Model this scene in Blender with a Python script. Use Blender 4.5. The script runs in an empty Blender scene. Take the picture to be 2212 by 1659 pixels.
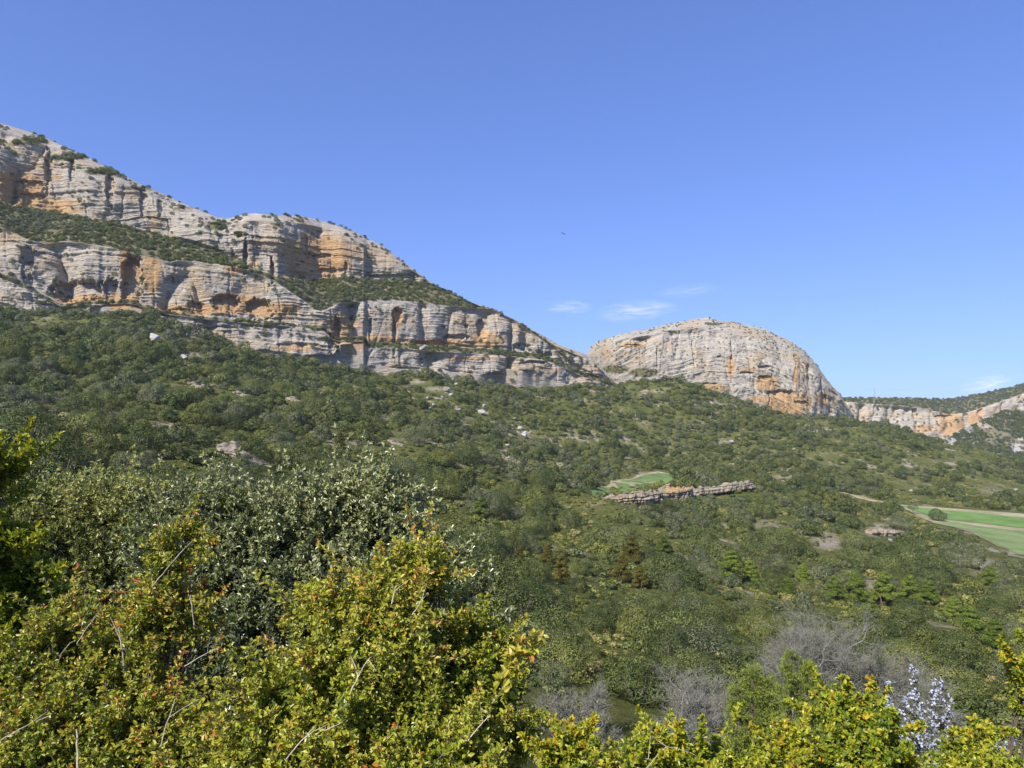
import bpy, math, random
import numpy as np
from mathutils import Vector
S = bpy.context.scene
COL = S.collection
# ---------------------------------------------------------------- camera, sky, sun, exposure
CX, H, F = 1106.0, 910.0, 1536.0        # picture units: the photograph taken 2212 wide
cam = bpy.data.cameras.new('camera'); camo = bpy.data.objects.new('camera', cam); COL.objects.link(camo)
S.camera = camo
camo.location = (0, 0, 0); camo.rotation_euler = (math.radians(90), 0, 0)
cam.sensor_width = 36; cam.lens = 25.0; cam.shift_y = (H - 829.5) / 2212.0
cam.clip_start = 0.05; cam.clip_end = 30000
SUN_EL, SUN_AZ = math.radians(43), math.atan2(-0.62, -0.78)
W = bpy.data.worlds.new('World'); S.world = W; W.use_nodes = True
wn = W.node_tree.nodes; sky = wn.new('ShaderNodeTexSky'); sky.sky_type = 'NISHITA'; sky.sun_disc = False
sky.sun_elevation = SUN_EL; sky.sun_rotation = SUN_AZ; sky.altitude = 600; sky.air_density = 1.0; sky.dust_density = 0.6; sky.ozone_density = 3.0
tint = wn.new('ShaderNodeMix'); tint.data_type = 'RGBA'; tint.blend_type = 'MULTIPLY'; tint.inputs[0].default_value = 1.0; tint.inputs[7].default_value = (0.75, 0.99, 1.78, 1)
gm = wn.new('ShaderNodeGamma'); gm.inputs[1].default_value = 0.72; W.node_tree.links.new(sky.outputs[0], gm.inputs[0]); W.node_tree.links.new(gm.outputs[0], tint.inputs[6]); W.node_tree.links.new(tint.outputs[2], wn['Background'].inputs[0]); wn['Background'].inputs[1].default_value = 0.115
sd = Vector((math.sin(SUN_AZ) * math.cos(SUN_EL), math.cos(SUN_AZ) * math.cos(SUN_EL), math.sin(SUN_EL)))
sl = bpy.data.lights.new('sun', 'SUN'); sl.energy = 5.0; sl.angle = math.radians(0.5); sl.color = (1, 0.945, 0.86)
so = bpy.data.objects.new('sun', sl); COL.objects.link(so); so.rotation_euler = sd.to_track_quat('Z', 'Y').to_euler(); so.location = (-50, -80, 120)
S.view_settings.view_transform = 'Standard'; S.view_settings.look = 'None'; S.view_settings.gamma = 1.0
S.view_settings.exposure = 0.55
S.cycles.max_bounces = 6; S.cycles.transparent_max_bounces = 8; S.cycles.volume_bounces = 2
R = np.random.default_rng(11)

# ---------------------------------------------------------------- noise
def _h(ix, iy, iz, seed):
    n = (ix.astype(np.int64) * 374761393 + iy.astype(np.int64) * 668265263 + iz.astype(np.int64) * 2147483647 + int(seed) * 974634777) & 0xffffffff
    n = ((n ^ (n >> 13)) * 1274126177) & 0xffffffff
    n = ((n ^ (n >> 16)) * 2246822519) & 0xffffffff
    return ((n ^ (n >> 15)) & 0xffff) / 65535.0 * 2 - 1
def vn(x, y, z, seed=0):
    x, y, z = np.broadcast_arrays(np.asarray(x, float), np.asarray(y, float), np.asarray(z, float))
    ix, iy, iz = np.floor(x), np.floor(y), np.floor(z)
    fx, fy, fz = x - ix, y - iy, z - iz
    ux, uy, uz = fx*fx*(3-2*fx), fy*fy*(3-2*fy), fz*fz*(3-2*fz)
    r = 0
    for a in (0, 1):
        for b in (0, 1):
            for c in (0, 1):
                r = r + (ux if a else 1-ux) * (uy if b else 1-uy) * (uz if c else 1-uz) * _h(ix+a, iy+b, iz+c, seed)
    return r
def fbm(x, y, z, oct=4, seed=0, gain=.5):
    r, a, t = 0, 1.0, 0
    for o in range(oct):
        r = r + a * vn(x, y, z, seed + o * 7); t += a
        a *= gain; x, y, z = np.asarray(x)*2.03+5.1, np.asarray(y)*2.03+3.7, np.asarray(z)*2.03+1.9
    return r / t
def sstep(a, b, x):
    t = np.clip((x - a) / (b - a), 0, 1); return t*t*(3-2*t)
def tab(t):
    a = np.array(t, float); return lambda x: np.interp(x, a[:, 0], a[:, 1])

# ---------------------------------------------------------------- mesh and tagging helpers
def tag(o, label=None, cat=None, group=None, kind=None):
    if label: o['label'] = label
    if cat: o['category'] = cat
    if group: o['group'] = group
    if kind: o['kind'] = kind
    return o
def raw_mesh(name, V, polys, mats, attrs=None, smooth=True):
    """polys: list of (n,k) int arrays"""
    me = bpy.data.meshes.new(name)
    V = np.asarray(V, np.float32); me.vertices.add(len(V)); me.vertices.foreach_set('co', V.ravel())
    polys = [p for p in polys if len(p)]
    li = np.concatenate([p.ravel() for p in polys]).astype(np.int32)
    tot = np.concatenate([np.full(len(p), p.shape[1]) for p in polys]).astype(np.int32)
    st = np.concatenate([[0], np.cumsum(tot)[:-1]]).astype(np.int32)
    me.loops.add(len(li)); me.loops.foreach_set('vertex_index', li)
    me.polygons.add(len(tot)); me.polygons.foreach_set('loop_start', st)
    me.polygons.foreach_set('use_smooth', np.full(len(tot), smooth))
    me.update(calc_edges=True)
    for k, v in (attrs or {}).items():
        a = me.attributes.new(k, 'FLOAT', 'POINT'); a.data.foreach_set('value', np.asarray(v, np.float32).ravel())
    for m in (mats if isinstance(mats, (list, tuple)) else [mats]): me.materials.append(m)
    return me
def obj(name, me, parent=None, loc=None):
    o = bpy.data.objects.new(name, me); COL.objects.link(o)
    if parent is not None: o.parent = parent
    if loc is not None: o.location = loc
    return o
def empty(name, loc, rz=0):
    o = bpy.data.objects.new(name, None); COL.objects.link(o); o.location = loc; o.rotation_euler = (0, 0, rz); o.empty_display_size = .2
    return o
def grid_faces(nr, nc, flip=False):
    i = np.arange(nr*nc).reshape(nr, nc)
    f = np.stack([i[:-1, :-1], i[:-1, 1:], i[1:, 1:], i[1:, :-1]], -1).reshape(-1, 4)
    return f[:, ::-1] if flip else f
def norm(v): return v / np.maximum(np.linalg.norm(v, axis=-1, keepdims=True), 1e-9)
def P(px, py, Y): return np.array([(px-CX)/F*Y, Y, (H-py)/F*Y])

class Acc:
    def __init__(s): s.V, s.F, s.T, s.n = [], {}, [], 0
    def add(s, V, Fs, T=None):
        V = V.reshape(-1, 3); s.V.append(V)
        for f in Fs: s.F.setdefault(f.shape[1], []).append(f + s.n)
        s.T.append(np.zeros(len(V)) if T is None else np.asarray(T, float).ravel()); s.n += len(V)
    def mesh(s, name, mat, smooth=True):
        return raw_mesh(name, np.concatenate(s.V), [np.concatenate(v) for v in s.F.values()], mat, {'tint': np.concatenate(s.T)}, smooth)

def tubes(acc, A, B, ra, rb, sides=4, tint=.5):
    A, B = np.atleast_2d(A), np.atleast_2d(B); n = len(A)
    d = norm(B - A); up = np.where(np.abs(d[:, 2:3]) > .9, [[1., 0, 0]], [[0, 0, 1.]])
    u = norm(np.cross(d, up)); v = np.cross(d, u)
    th = np.arange(sides) * 2*np.pi/sides
    ring = u[:, None]*np.cos(th)[None, :, None] + v[:, None]*np.sin(th)[None, :, None]
    ra, rb = np.broadcast_to(ra, n)[:, None, None], np.broadcast_to(rb, n)[:, None, None]
    V = np.concatenate([A[:, None]+ring*ra, B[:, None]+ring*rb], 1)
    k = np.arange(sides); k2 = (k+1) % sides
    f = np.stack([k, k2, k2+sides, k+sides], -1)[None] + (np.arange(n)*2*sides)[:, None, None]
    acc.add(V, [f.reshape(-1, 4)], np.broadcast_to(np.asarray(tint, float).reshape(-1, 1) if np.ndim(tint) else tint, (n, 2*sides)))
def polytube(acc, pts, r, sides=7, tint=.5):
    pts = np.asarray(pts, float); r = np.asarray(r, float); n = len(pts)
    d = norm(np.gradient(pts, axis=0)); up = np.array([[.3, .9, .1]])
    u = norm(np.cross(d, up)); v = np.cross(d, u); th = np.arange(sides)*2*np.pi/sides
    V = pts[:, None] + (u[:, None]*np.cos(th)[None, :, None] + v[:, None]*np.sin(th)[None, :, None])*r[:, None, None]
    i = np.arange(n*sides).reshape(n, sides); j = np.roll(i, -1, 1)
    f = np.stack([i[:-1], j[:-1], j[1:], i[1:]], -1).reshape(-1, 4)
    acc.add(V, [f], np.full(n*sides, tint))
def leaves(acc, Pb, D, N, L, Wd, T, fold=.25):
    """folded six-vertex leaves"""
    D = norm(D); Sd = norm(np.cross(D, N)); N = np.cross(Sd, D)
    L = np.broadcast_to(L, len(Pb))[:, None]; Wd = np.broadcast_to(Wd, len(Pb))[:, None]
    b = Pb; t = Pb + D*L - N*L*.1
    l1 = Pb + D*L*.33 + Sd*Wd*.5 + N*Wd*fold; l2 = Pb + D*L*.72 + Sd*Wd*.42 + N*Wd*fold*.8
    r1 = Pb + D*L*.33 - Sd*Wd*.5 + N*Wd*fold; r2 = Pb + D*L*.72 - Sd*Wd*.42 + N*Wd*fold*.8
    V = np.stack([b, l1, l2, t, r2, r1], 1)
    k = (np.arange(len(Pb))*6)[:, None]
    f = np.concatenate([k+np.array([[0, 3, 2, 1]]), k+np.array([[0, 5, 4, 3]])])
    acc.add(V, [f], np.repeat(T, 6))
def cards(acc, C, N, s, T, rng):
    """small random-rotated leaf-clump quads (slightly bent rhombs)"""
    n = len(C); a = norm(np.cross(N, rng.normal(size=(n, 3)))); b = np.cross(N, a)
    s = np.broadcast_to(s, n)[:, None]
    V = np.stack([C + a*s, C + b*s*.6 + N*s*.15, C - a*s, C - b*s*.6 + N*s*.15], 1)
    acc.add(V, [np.arange(n*4).reshape(n, 4)], np.repeat(T, 4))

# ---------------------------------------------------------------- materials
def new_mat(name):
    m = bpy.data.materials.new(name); m.use_nodes = True
    return m, m.node_tree.nodes, m.node_tree.links
def ramp(N, stops, fac=None, L=None):
    r = N.new('ShaderNodeValToRGB'); e = r.color_ramp.elements
    e[0].position, e[0].color = stops[0][0], (*stops[0][1], 1); e[1].position, e[1].color = stops[-1][0], (*stops[-1][1], 1)
    for p, c in stops[1:-1]: k = e.new(p); k.color = (*c, 1)
    if fac is not None: L.new(fac, r.inputs[0])
    return r
def math_n(N, L, op, a, b=None, clamp=False):
    m = N.new('ShaderNodeMath'); m.operation = op; m.use_clamp = clamp
    for i, v in enumerate((a, b)):
        if v is None: continue
        if isinstance(v, (int, float)): m.inputs[i].default_value = v
        else: L.new(v, m.inputs[i])
    return m.outputs[0]
def mixc(N, L, f, a, b, mode='MIX'):
    m = N.new('ShaderNodeMix'); m.data_type = 'RGBA'; m.blend_type = mode
    for s, v in ((0, f), (6, a), (7, b)):
        if isinstance(v, (int, float)): m.inputs[s].default_value = v
        elif isinstance(v, tuple): m.inputs[s].default_value = (*v, 1)
        else: L.new(v, m.inputs[s])
    return m.outputs[2]
def attr(N, k): a = N.new('ShaderNodeAttribute'); a.attribute_name = k; return a.outputs['Fac']
def noise(N, L, scale, vec=None, detail=4, rough=.55, dist=0.0):
    t = N.new('ShaderNodeTexNoise'); t.inputs['Scale'].default_value = scale; t.inputs['Detail'].default_value = detail
    t.inputs['Roughness'].default_value = rough; t.inputs['Distortion'].default_value = dist
    if vec is not None: L.new(vec, t.inputs['Vector'])
    return t.outputs['Fac']
def leaf_mat(name, stops, rough=.45, spec=.4, transl=.3, rnd=0.0, back=None):
    m, N, L = new_mat(name); b = N['Principled BSDF']; out = N['Material Output']
    t = attr(N, 'tint')
    if rnd:
        oi = N.new('ShaderNodeObjectInfo')
        t = math_n(N, L, 'ADD', t, math_n(N, L, 'MULTIPLY', math_n(N, L, 'SUBTRACT', oi.outputs['Random'], .5), rnd), True)
    c = ramp(N, stops, t, L).outputs[0]
    L.new(c, b.inputs['Base Color']); b.inputs['Roughness'].default_value = rough; b.inputs['Specular IOR Level'].default_value = spec
    if transl:
        tr = N.new('ShaderNodeBsdfTranslucent'); L.new(mixc(N, L, .35, c, (.35, .4, .02)), tr.inputs[0])
        mx = N.new('ShaderNodeMixShader'); mx.inputs[0].default_value = transl
        L.new(b.outputs[0], mx.inputs[1]); L.new(tr.outputs[0], mx.inputs[2]); L.new(mx.outputs[0], out.inputs[0])
    return m
def flat_mat(name, col, rough=.85, var=.25, scale=6):
    m, N, L = new_mat(name); b = N['Principled BSDF']
    f = noise(N, L, scale, N.new('ShaderNodeTexCoord').outputs['Object'])
    c = ramp(N, [(.25, tuple(x*(1-var) for x in col)), (.75, tuple(min(1, x*(1+var)) for x in col))], f, L).outputs[0]
    L.new(c, b.inputs['Base Color']); b.inputs['Roughness'].default_value = rough
    return m
def rock_mat(name, pale=(.56, .495, .395), grey=(.29, .265, .225), rust1=(.46, .24, .085), rust2=(.60, .42, .21), s=1.0, usebed=True):
    m, N, L = new_mat(name); b = N['Principled BSDF']; b.inputs['Roughness'].default_value = .95; b.inputs['Specular IOR Level'].default_value = .1
    tc = N.new('ShaderNodeTexCoord').outputs['Object']
    sp = N.new('ShaderNodeSeparateXYZ'); L.new(tc, sp.inputs[0])
    bed = attr(N, 'bed') if usebed else sp.outputs[2]
    def vec(kx, kz, z):
        c = N.new('ShaderNodeCombineXYZ')
        L.new(math_n(N, L, 'MULTIPLY', sp.outputs[0], kx*s), c.inputs[0]); L.new(math_n(N, L, 'MULTIPLY', sp.outputs[1], kx*s), c.inputs[1])
        L.new(math_n(N, L, 'MULTIPLY', z, kz*s), c.inputs[2]); return c.outputs[0]
    nbig = noise(N, L, 1, vec(.035, .05, sp.outputs[2]), 4)
    nbed = noise(N, L, 1, vec(.03, .45, bed), 7, .62, .4)
    nfine = noise(N, L, 1, vec(.13, 1.6, bed), 5, .6, .3)
    nstr = noise(N, L, 1, vec(.42, .035, sp.outputs[2]), 5, .6)
    nsm = noise(N, L, 1, vec(.6, .6, sp.outputs[2]), 6, .65)
    c = ramp(N, [(.33, tuple(x*.75 for x in grey)), (.46, tuple((a+g)/2 for a, g in zip(pale, grey))), (.58, pale), (.75, tuple(x*1.12 for x in pale))],
             math_n(N, L, 'ADD', math_n(N, L, 'MULTIPLY', nbed, .6), math_n(N, L, 'MULTIPLY', nfine, .4)), L).outputs[0]
    # warm honey patches, blue-grey water streaks
    warm = ramp(N, [(.50, (0, 0, 0)), (.62, (1, 1, 1))], nbig, L).outputs[0]
    c = mixc(N, L, math_n(N, L, 'MULTIPLY', warm, .6), c, (.52, .38, .21))
    st = ramp(N, [(.52, (0, 0, 0)), (.68, (1, 1, 1))], nstr, L).outputs[0]
    c = mixc(N, L, math_n(N, L, 'MULTIPLY', st, .42), c, (.31, .315, .325))
    r = attr(N, 'rust')
    rf = ramp(N, [(.27, (0, 0, 0)), (.52, (1, 1, 1))], math_n(N, L, 'ADD', math_n(N, L, 'MULTIPLY', r, .62), math_n(N, L, 'MULTIPLY', math_n(N, L, 'SUBTRACT', nstr, .35), .55)), L).outputs[0]
    rc = ramp(N, [(.35, rust1), (.5, tuple((a+d)/2 for a, d in zip(rust1, rust2))), (.66, rust2)], math_n(N, L, 'ADD', math_n(N, L, 'MULTIPLY', nbed, .5), math_n(N, L, 'MULTIPLY', nsm, .5)), L).outputs[0]
    c = mixc(N, L, math_n(N, L, 'MULTIPLY', rf, .85), c, rc)
    # thin dark lines along the beds, where the fine bed noise is low
    ck = ramp(N, [(.30, (.30, .29, .28)), (.42, (1, 1, 1))], nfine, L).outputs[0]
    c = mixc(N, L, .85, c, ck, 'MULTIPLY')
    # soil and grass on ledges
    soil = ramp(N, [(.35, (.115, .125, .055)), (.5, (.20, .18, .09)), (.68, (.34, .29, .2))], nsm, L).outputs[0]
    sf = math_n(N, L, 'ADD', attr(N, 'soil'), math_n(N, L, 'MULTIPLY', math_n(N, L, 'SUBTRACT', nsm, .5), 1.2), True)
    sf = ramp(N, [(.42, (0, 0, 0)), (.58, (1, 1, 1))], sf, L).outputs[0]
    c = mixc(N, L, sf, c, soil)
    L.new(c, b.inputs['Base Color'])
    hgt = math_n(N, L, 'ADD', math_n(N, L, 'MULTIPLY', nfine, 1.0), math_n(N, L, 'ADD', math_n(N, L, 'MULTIPLY', nsm, .9), math_n(N, L, 'MULTIPLY', nbed, .8)))
    bp = N.new('ShaderNodeBump'); bp.inputs['Strength'].default_value = 1.0; bp.inputs['Distance'].default_value = 2.2/s
    L.new(hgt, bp.inputs['Height']); L.new(bp.outputs[0], b.inputs['Normal'])
    return m

OAK = [(0, (.024, .038, .010)), (.3, (.050, .070, .018)), (.55, (.092, .115, .030)), (.8, (.150, .168, .048)), (1, (.24, .245, .08))]
M = {}
M['oak'] = leaf_mat('oak_foliage', OAK, .55, .2, .12, .45)
M['oak_olive'] = leaf_mat('oak_olive_foliage', [(0, (.04, .05, .012)), (.5, (.110, .125, .028)), (1, (.22, .225, .055))], .55, .2, .15, .5)
M['oak_grey'] = leaf_mat('oak_grey_foliage', [(0, (.040, .05, .020)), (.5, (.098, .115, .045)), (1, (.20, .21, .095))], .5, .35, .1, .3)
M['scrub'] = leaf_mat('scrub_foliage', [(0, (.08, .10, .02)), (.4, (.16, .18, .035)), (.7, (.26, .25, .07)), (1, (.34, .29, .13))], .7, .1, .15, .7)
M['pine'] = leaf_mat('pine_needles', [(0, (.04, .07, .008)), (.5, (.115, .165, .022)), (1, (.21, .26, .045))], .6, .2, .15, .25)
M['pine_brown'] = leaf_mat('pine_brown_needles', [(0, (.045, .045, .006)), (.5, (.12, .11, .016)), (1, (.22, .18, .035))], .6, .2, .15, .2)
M['bark'] = flat_mat('bark', (.15, .12, .09)); M['bark_pale'] = flat_mat('bark_pale', (.46, .40, .31), .8, .35, 60)
M['bark_grey'] = flat_mat('bark_grey', (.34, .32, .29), .85, .3, 3); M['twig'] = flat_mat('twig_grey', (.19, .185, .145), .9, .3, 3)
M['rock'] = rock_mat('limestone'); M['rock_near'] = rock_mat('outcrop_rock', pale=(.47, .395, .29), grey=(.25, .215, .17), s=2.2, usebed=False)
M['boulder'] = rock_mat('boulder_rock', pale=(.47, .455, .43), grey=(.30, .295, .285), s=2.0, usebed=False)

# ================================================================ HILLSIDE
YD = tab([(-500, 455), (0, 480), (300, 500), (600, 523), (680, 532), (780, 556), (900, 575), (1262, 650), (1340, 668)])
Dc = tab([(-500, 640), (0, 656), (60, 668), (127, 688), (200, 664), (283, 661), (367, 688), (450, 712), (483, 740), (550, 755), (633, 768), (717, 771), (735, 745), (785, 742), (792, 790), (850, 797), (900, 799), (1000, 806), (1040, 812), (1100, 797), (1150, 802), (1200, 825), (1260, 838), (1320, 842), (1400, 842)])
KN = {
 -500: [(12, 1500), (30, 1300), (60, 1120), (100, 1000), (160, 900), (240, 800), (330, 730), (410, 690)],
 0: [(12, 1700), (30, 1350), (60, 1130), (100, 1010), (150, 920), (220, 830), (300, 760), (400, 700)],
 300: [(12, 1800), (30, 1450), (60, 1190), (90, 1090), (130, 1000), (180, 920), (240, 840), (300, 796), (400, 735)],
 600: [(12, 1900), (30, 1560), (60, 1290), (90, 1170), (130, 1080), (180, 1000), (240, 920), (285, 873), (360, 850), (440, 815)],
 900: [(12, 2000), (30, 1640), (60, 1400), (90, 1270), (130, 1180), (180, 1090), (230, 1010), (280, 948), (370, 942), (460, 880)],
 1200: [(12, 2100), (30, 1700), (60, 1470), (90, 1350), (130, 1240), (180, 1150), (240, 1075), (300, 1028), (390, 1022), (470, 960), (560, 885)],
 1450: [(12, 2100), (30, 1720), (60, 1500), (90, 1380), (130, 1270), (180, 1190), (240, 1128), (300, 1092), (330, 1060), (345, 1046), (375, 1043), (400, 1040), (450, 1022), (500, 1000), (560, 940), (620, 880), (680, 822)],
 1700: [(12, 2100), (30, 1720), (60, 1500), (90, 1390), (130, 1290), (180, 1210), (240, 1140), (300, 1090), (360, 1050), (420, 1030), (480, 1000), (560, 950), (640, 910), (700, 897)],
 1900: [(12, 2100), (30, 1720), (60, 1510), (90, 1400), (130, 1310), (180, 1230), (240, 1170), (300, 1125), (350, 1098), (400, 1083), (450, 1060), (520, 1000), (600, 942), (690, 912)],
 2050: [(12, 2100), (30, 1725), (60, 1520), (90, 1410), (130, 1325), (180, 1248), (240, 1180), (300, 1145), (334, 1126), (375, 1102), (450, 1068), (520, 1015), (600, 980), (680, 958)],
 2212: [(12, 2100), (30, 1730), (60, 1530), (90, 1420), (130, 1340), (180, 1268), (230, 1216), (260, 1190), (370, 1108), (430, 1083), (500, 1050), (600, 1010), (680, 993)],
 2700: [(12, 2100), (30, 1740), (60, 1540), (90, 1430), (130, 1350), (180, 1275), (230, 1225), (260, 1200), (370, 1118), (430, 1090), (500, 1050), (600, 1010), (680, 990)],
}
LY = np.linspace(math.log(12), math.log(1400), 500); YY = np.exp(LY)
cols = sorted(KN); Q = []
for c in cols:
    k = list(KN[c])
    if c <= 1200: k.append((float(YD(c)), float(Dc(c)) + 10))
    y0, p0 = k[-1]; z0 = (H-p0)/F*y0
    drop = .0 if c <= 1450 else -.22
    for dy in (60, 200, 600): k.append((y0+dy, H - (z0 + drop*dy)/(y0+dy)*F))
    q = np.interp(LY, [math.log(a) for a, b in k], [(H-b)/F for a, b in k])
    kern = np.exp(-np.linspace(-2, 2, 9)**2); kern /= kern.sum()
    Q.append(np.convolve(np.pad(q, 4, mode='edge'), kern, 'valid'))
Q = np.array(Q); colsA = np.array(cols, float)
def hill_z(X, Y):
    X, Y = np.broadcast_arrays(np.asarray(X, float), np.asarray(Y, float))
    Yc = np.maximum(Y, 12.0); px = np.clip(X/Yc*F + CX, -499, 2699)
    j = np.clip(np.searchsorted(colsA, px, side='right')-1, 0, len(cols)-2)
    f = (px - colsA[j])/(colsA[j+1]-colsA[j]); f = .5*f + .5*f*f*(3-2*f)
    fy = np.clip((np.log(Yc)-LY[0])/(LY[1]-LY[0]), 0, len(LY)-1.001); iy = fy.astype(int); ty = fy-iy
    q = (1-f)*((1-ty)*Q[j, iy]+ty*Q[j, iy+1]) + f*((1-ty)*Q[j+1, iy]+ty*Q[j+1, iy+1])
    z = q*Yc
    amp = sstep(15, 120, Y)*2.2
    fieldm = 1-sstep(.0, 1.0, fieldmask(px, Yc))
    z = z + amp*fieldm*fbm(X/38, Y/38, 0, 3, 5) + amp*1.2*fieldm*(1-sstep(420, 520, Y))*fbm((X+.6*Y)/30, (Y-.6*X)/110, 0, 3, 15) + .5*sstep(8, 60, Y)*fieldm*fbm(X/7, Y/7, 0, 2, 9)
    near = -1.7 + (z+1.7)*np.clip(Y/12, 0, 1)
    z = np.where(Y < 12, np.where(Y < 0, -1.7 - .35*Y, near), z)
    return z
def fieldmask(px, Y):
    a = sstep(1200, 1270, px)*(1-sstep(1490, 1560, px))*sstep(360, 385, Y)*(1-sstep(455, 490, Y))
    b = sstep(1920, 2000, px)*sstep(245, 262, Y)*(1-sstep(385, 410, Y))
    return np.maximum(a, b)
TY = np.exp(np.linspace(math.log(14), math.log(760), 700))
def hit(px, py):
    """first point of the hillside seen at picture position (px, py)"""
    px = np.atleast_1d(np.asarray(px, float)); py = np.atleast_1d(np.asarray(py, float)); out = []
    for a, b in zip(px, py):
        X = (a-CX)/F*TY; z = hill_z(X, TY); pz = H - z/TY*F
        k = np.argmax(pz <= b); k = k if k else len(TY)-1
        t = 0 if pz[k-1] == pz[k] else np.clip((b-pz[k])/(pz[k-1]-pz[k]), 0, 1)
        y = TY[k]*(1-t)+TY[k-1]*t; x = (a-CX)/F*y; out.append((x, y, float(hill_z(x, y))))
    return np.array(out)
# terrain sheet
uu = np.linspace((-480-CX)/F, (2680-CX)/F, 520); yv = np.concatenate([np.linspace(-40, 11, 40), np.exp(np.linspace(math.log(12), math.log(1300), 620))])
Ug, Yg = np.meshgrid(uu, yv); Xg = Ug*np.maximum(Yg, 12); Zg = hill_z(Xg, Yg)
m, N, L = new_mat('hillside_ground'); b = N['Principled BSDF']; b.inputs['Roughness'].default_value = 1; b.inputs['Specular IOR Level'].default_value = .05
tc = N.new('ShaderNodeTexCoord').outputs['Object']
n1 = noise(N, L, .045, tc, 6, .6); n2 = noise(N, L, .9, tc, 8, .75); n3 = noise(N, L, .012, tc, 3)
c = ramp(N, [(.3, (.07, .09, .022)), (.45, (.115, .13, .035)), (.58, (.19, .18, .065)), (.70, (.34, .285, .17))], math_n(N, L, 'ADD', math_n(N, L, 'MULTIPLY', n1, .5), math_n(N, L, 'MULTIPLY', n2, .5)), L).outputs[0]
stone = ramp(N, [(.35, (.27, .225, .16)), (.6, (.50, .43, .33))], n2, L).outputs[0]
c = mixc(N, L, ramp(N, [(.56, (0, 0, 0)), (.66, (1, 1, 1))], n1, L).outputs[0], c, stone)
c = mixc(N, L, attr(N, 'bare'), c, stone)
L.new(c, b.inputs['Base Color'])
bp = N.new('ShaderNodeBump'); bp.inputs['Distance'].default_value = 1.6; L.new(n2, bp.inputs['Height']); L.new(bp.outputs[0], b.inputs['Normal'])
M['ground'] = m
# bare patches, clearings (px, py, rx, ry, strength)
CLEAR = [(2100, 1215, 90, 16, .85), (1790, 1170, 50, 26, 1.0), (1650, 1130, 42, 16, .85), (1645, 1175, 18, 12, .9), (1905, 1145, 60, 20, 1.0), (1560, 1135, 20, 10, .8), (1730, 1150, 20, 10, .8), (2010, 1195, 55, 12, .6),
         (1560, 950, 20, 10, .6), (1390, 915, 25, 12, .6), (700, 840, 22, 14, .6), (830, 905, 26, 12, .7), (865, 935, 45, 7, .6), (1000, 970, 80, 8, .5),
         (940, 840, 40, 8, .8), (900, 825, 25, 5, .9), (640, 960, 60, 16, .35), (770, 985, 60, 18, .35), (1010, 903, 25, 5, .7), (1290, 870, 25, 25, .5), (1320, 885, 12, 14, .6),
         (2120, 1240, 70, 14, .6), (2180, 1265, 40, 10, .5), (1500, 1310, 35, 14, .4), (1240, 1180, 40, 14, .4), (480, 960, 36, 26, .6), (2140, 1060, 70, 26, .55),
         (1980, 1040, 120, 30, .45), (1930, 990, 120, 40, .4), (2080, 1000, 90, 30, .45), (1560, 1110, 60, 14, .3), (1730, 1230, 60, 10, .3), (1980, 1170, 70, 16, .5), (250, 770, 40, 8, .4),
         (1300, 1160, 30, 12, .4), (95, 690, 40, 18, .6), (1690, 1030, 40, 6, .8), (1850, 1074, 40, 4, .6)]
def clear_at(px, py):
    r = np.zeros(np.shape(px))
    for cx, cy, rx, ry, s in CLEAR:
        r = np.maximum(r, s*np.exp(-(((px-cx)/rx)**2 + ((py-cy)/ry)**2)**1.3))
    return r
PXg = Xg/np.maximum(Yg, 12)*F+CX; PYg = H - Zg/np.maximum(Yg, 12)*F
bare = np.clip(np.maximum(0, clear_at(PXg, PYg)-.42)*1.7*(.95+.7*fbm(Xg/7, Yg/7, 0, 3, 77)), 0, 1)
hill = obj('hillside', raw_mesh('hillside', np.stack([Xg, Yg, Zg], -1).reshape(-1, 3), [grid_faces(*Xg.shape)], M['ground'], {'bare': bare}))
tag(hill, 'broad scrub covered valley slope falling from the cliffs to the fields', kind='structure')
# far ground sheet to the horizon
gp = np.array([[-2990, -590, -75], [2990, -590, -75], [2990, 3190, -75], [-2990, 3190, -75]], float)
tag(obj('ground', raw_mesh('ground', gp, [np.array([[0, 1, 2, 3]])], M['ground'], {'bare': np.zeros(4)})), 'low valley ground reaching to the horizon', kind='structure')

# ================================================================ CLIFFS
def ells(px, py, lst, soft=1.3):
    r = np.zeros(px.shape)
    for cx, cy, rx, ry, s in lst:
        r = np.maximum(r, s*np.exp(-(((px-cx)/rx)**2+((py-cy)/ry)**2)**soft))
    return r
def recess(px, py, lst):
    """overhung niches: sharp upper edge, soft lower one"""
    r = np.zeros(px.shape)
    for cx, cy, rx, ry, s in lst:
        wob = vn(px/9, py/9, cx, 3)*.22
        wob2 = vn(px/3.5, py/3.5, cx+9, 3)*.16
        dx = (px-cx)/rx; dy = (py-cy)/ry
        low = dy > 0
        e = (np.abs(dx)**2.6 + np.where(low, dy/1.5, dy)**2)**.5 + wob + wob2
        inside = 1-sstep(.72, 1.0, e)
        r = np.maximum(r, s*inside*(1-.6*np.clip(dy*.5+.5, 0, 1)))
    return r
CALM = [(720, 540, 120, 60, 1), (840, 570, 80, 40, .8), (335, 590, 40, 40, .8), (900, 700, 200, 55, .75), (560, 640, 120, 60, .4), (2050, 910, 200, 40, .5)]
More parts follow.
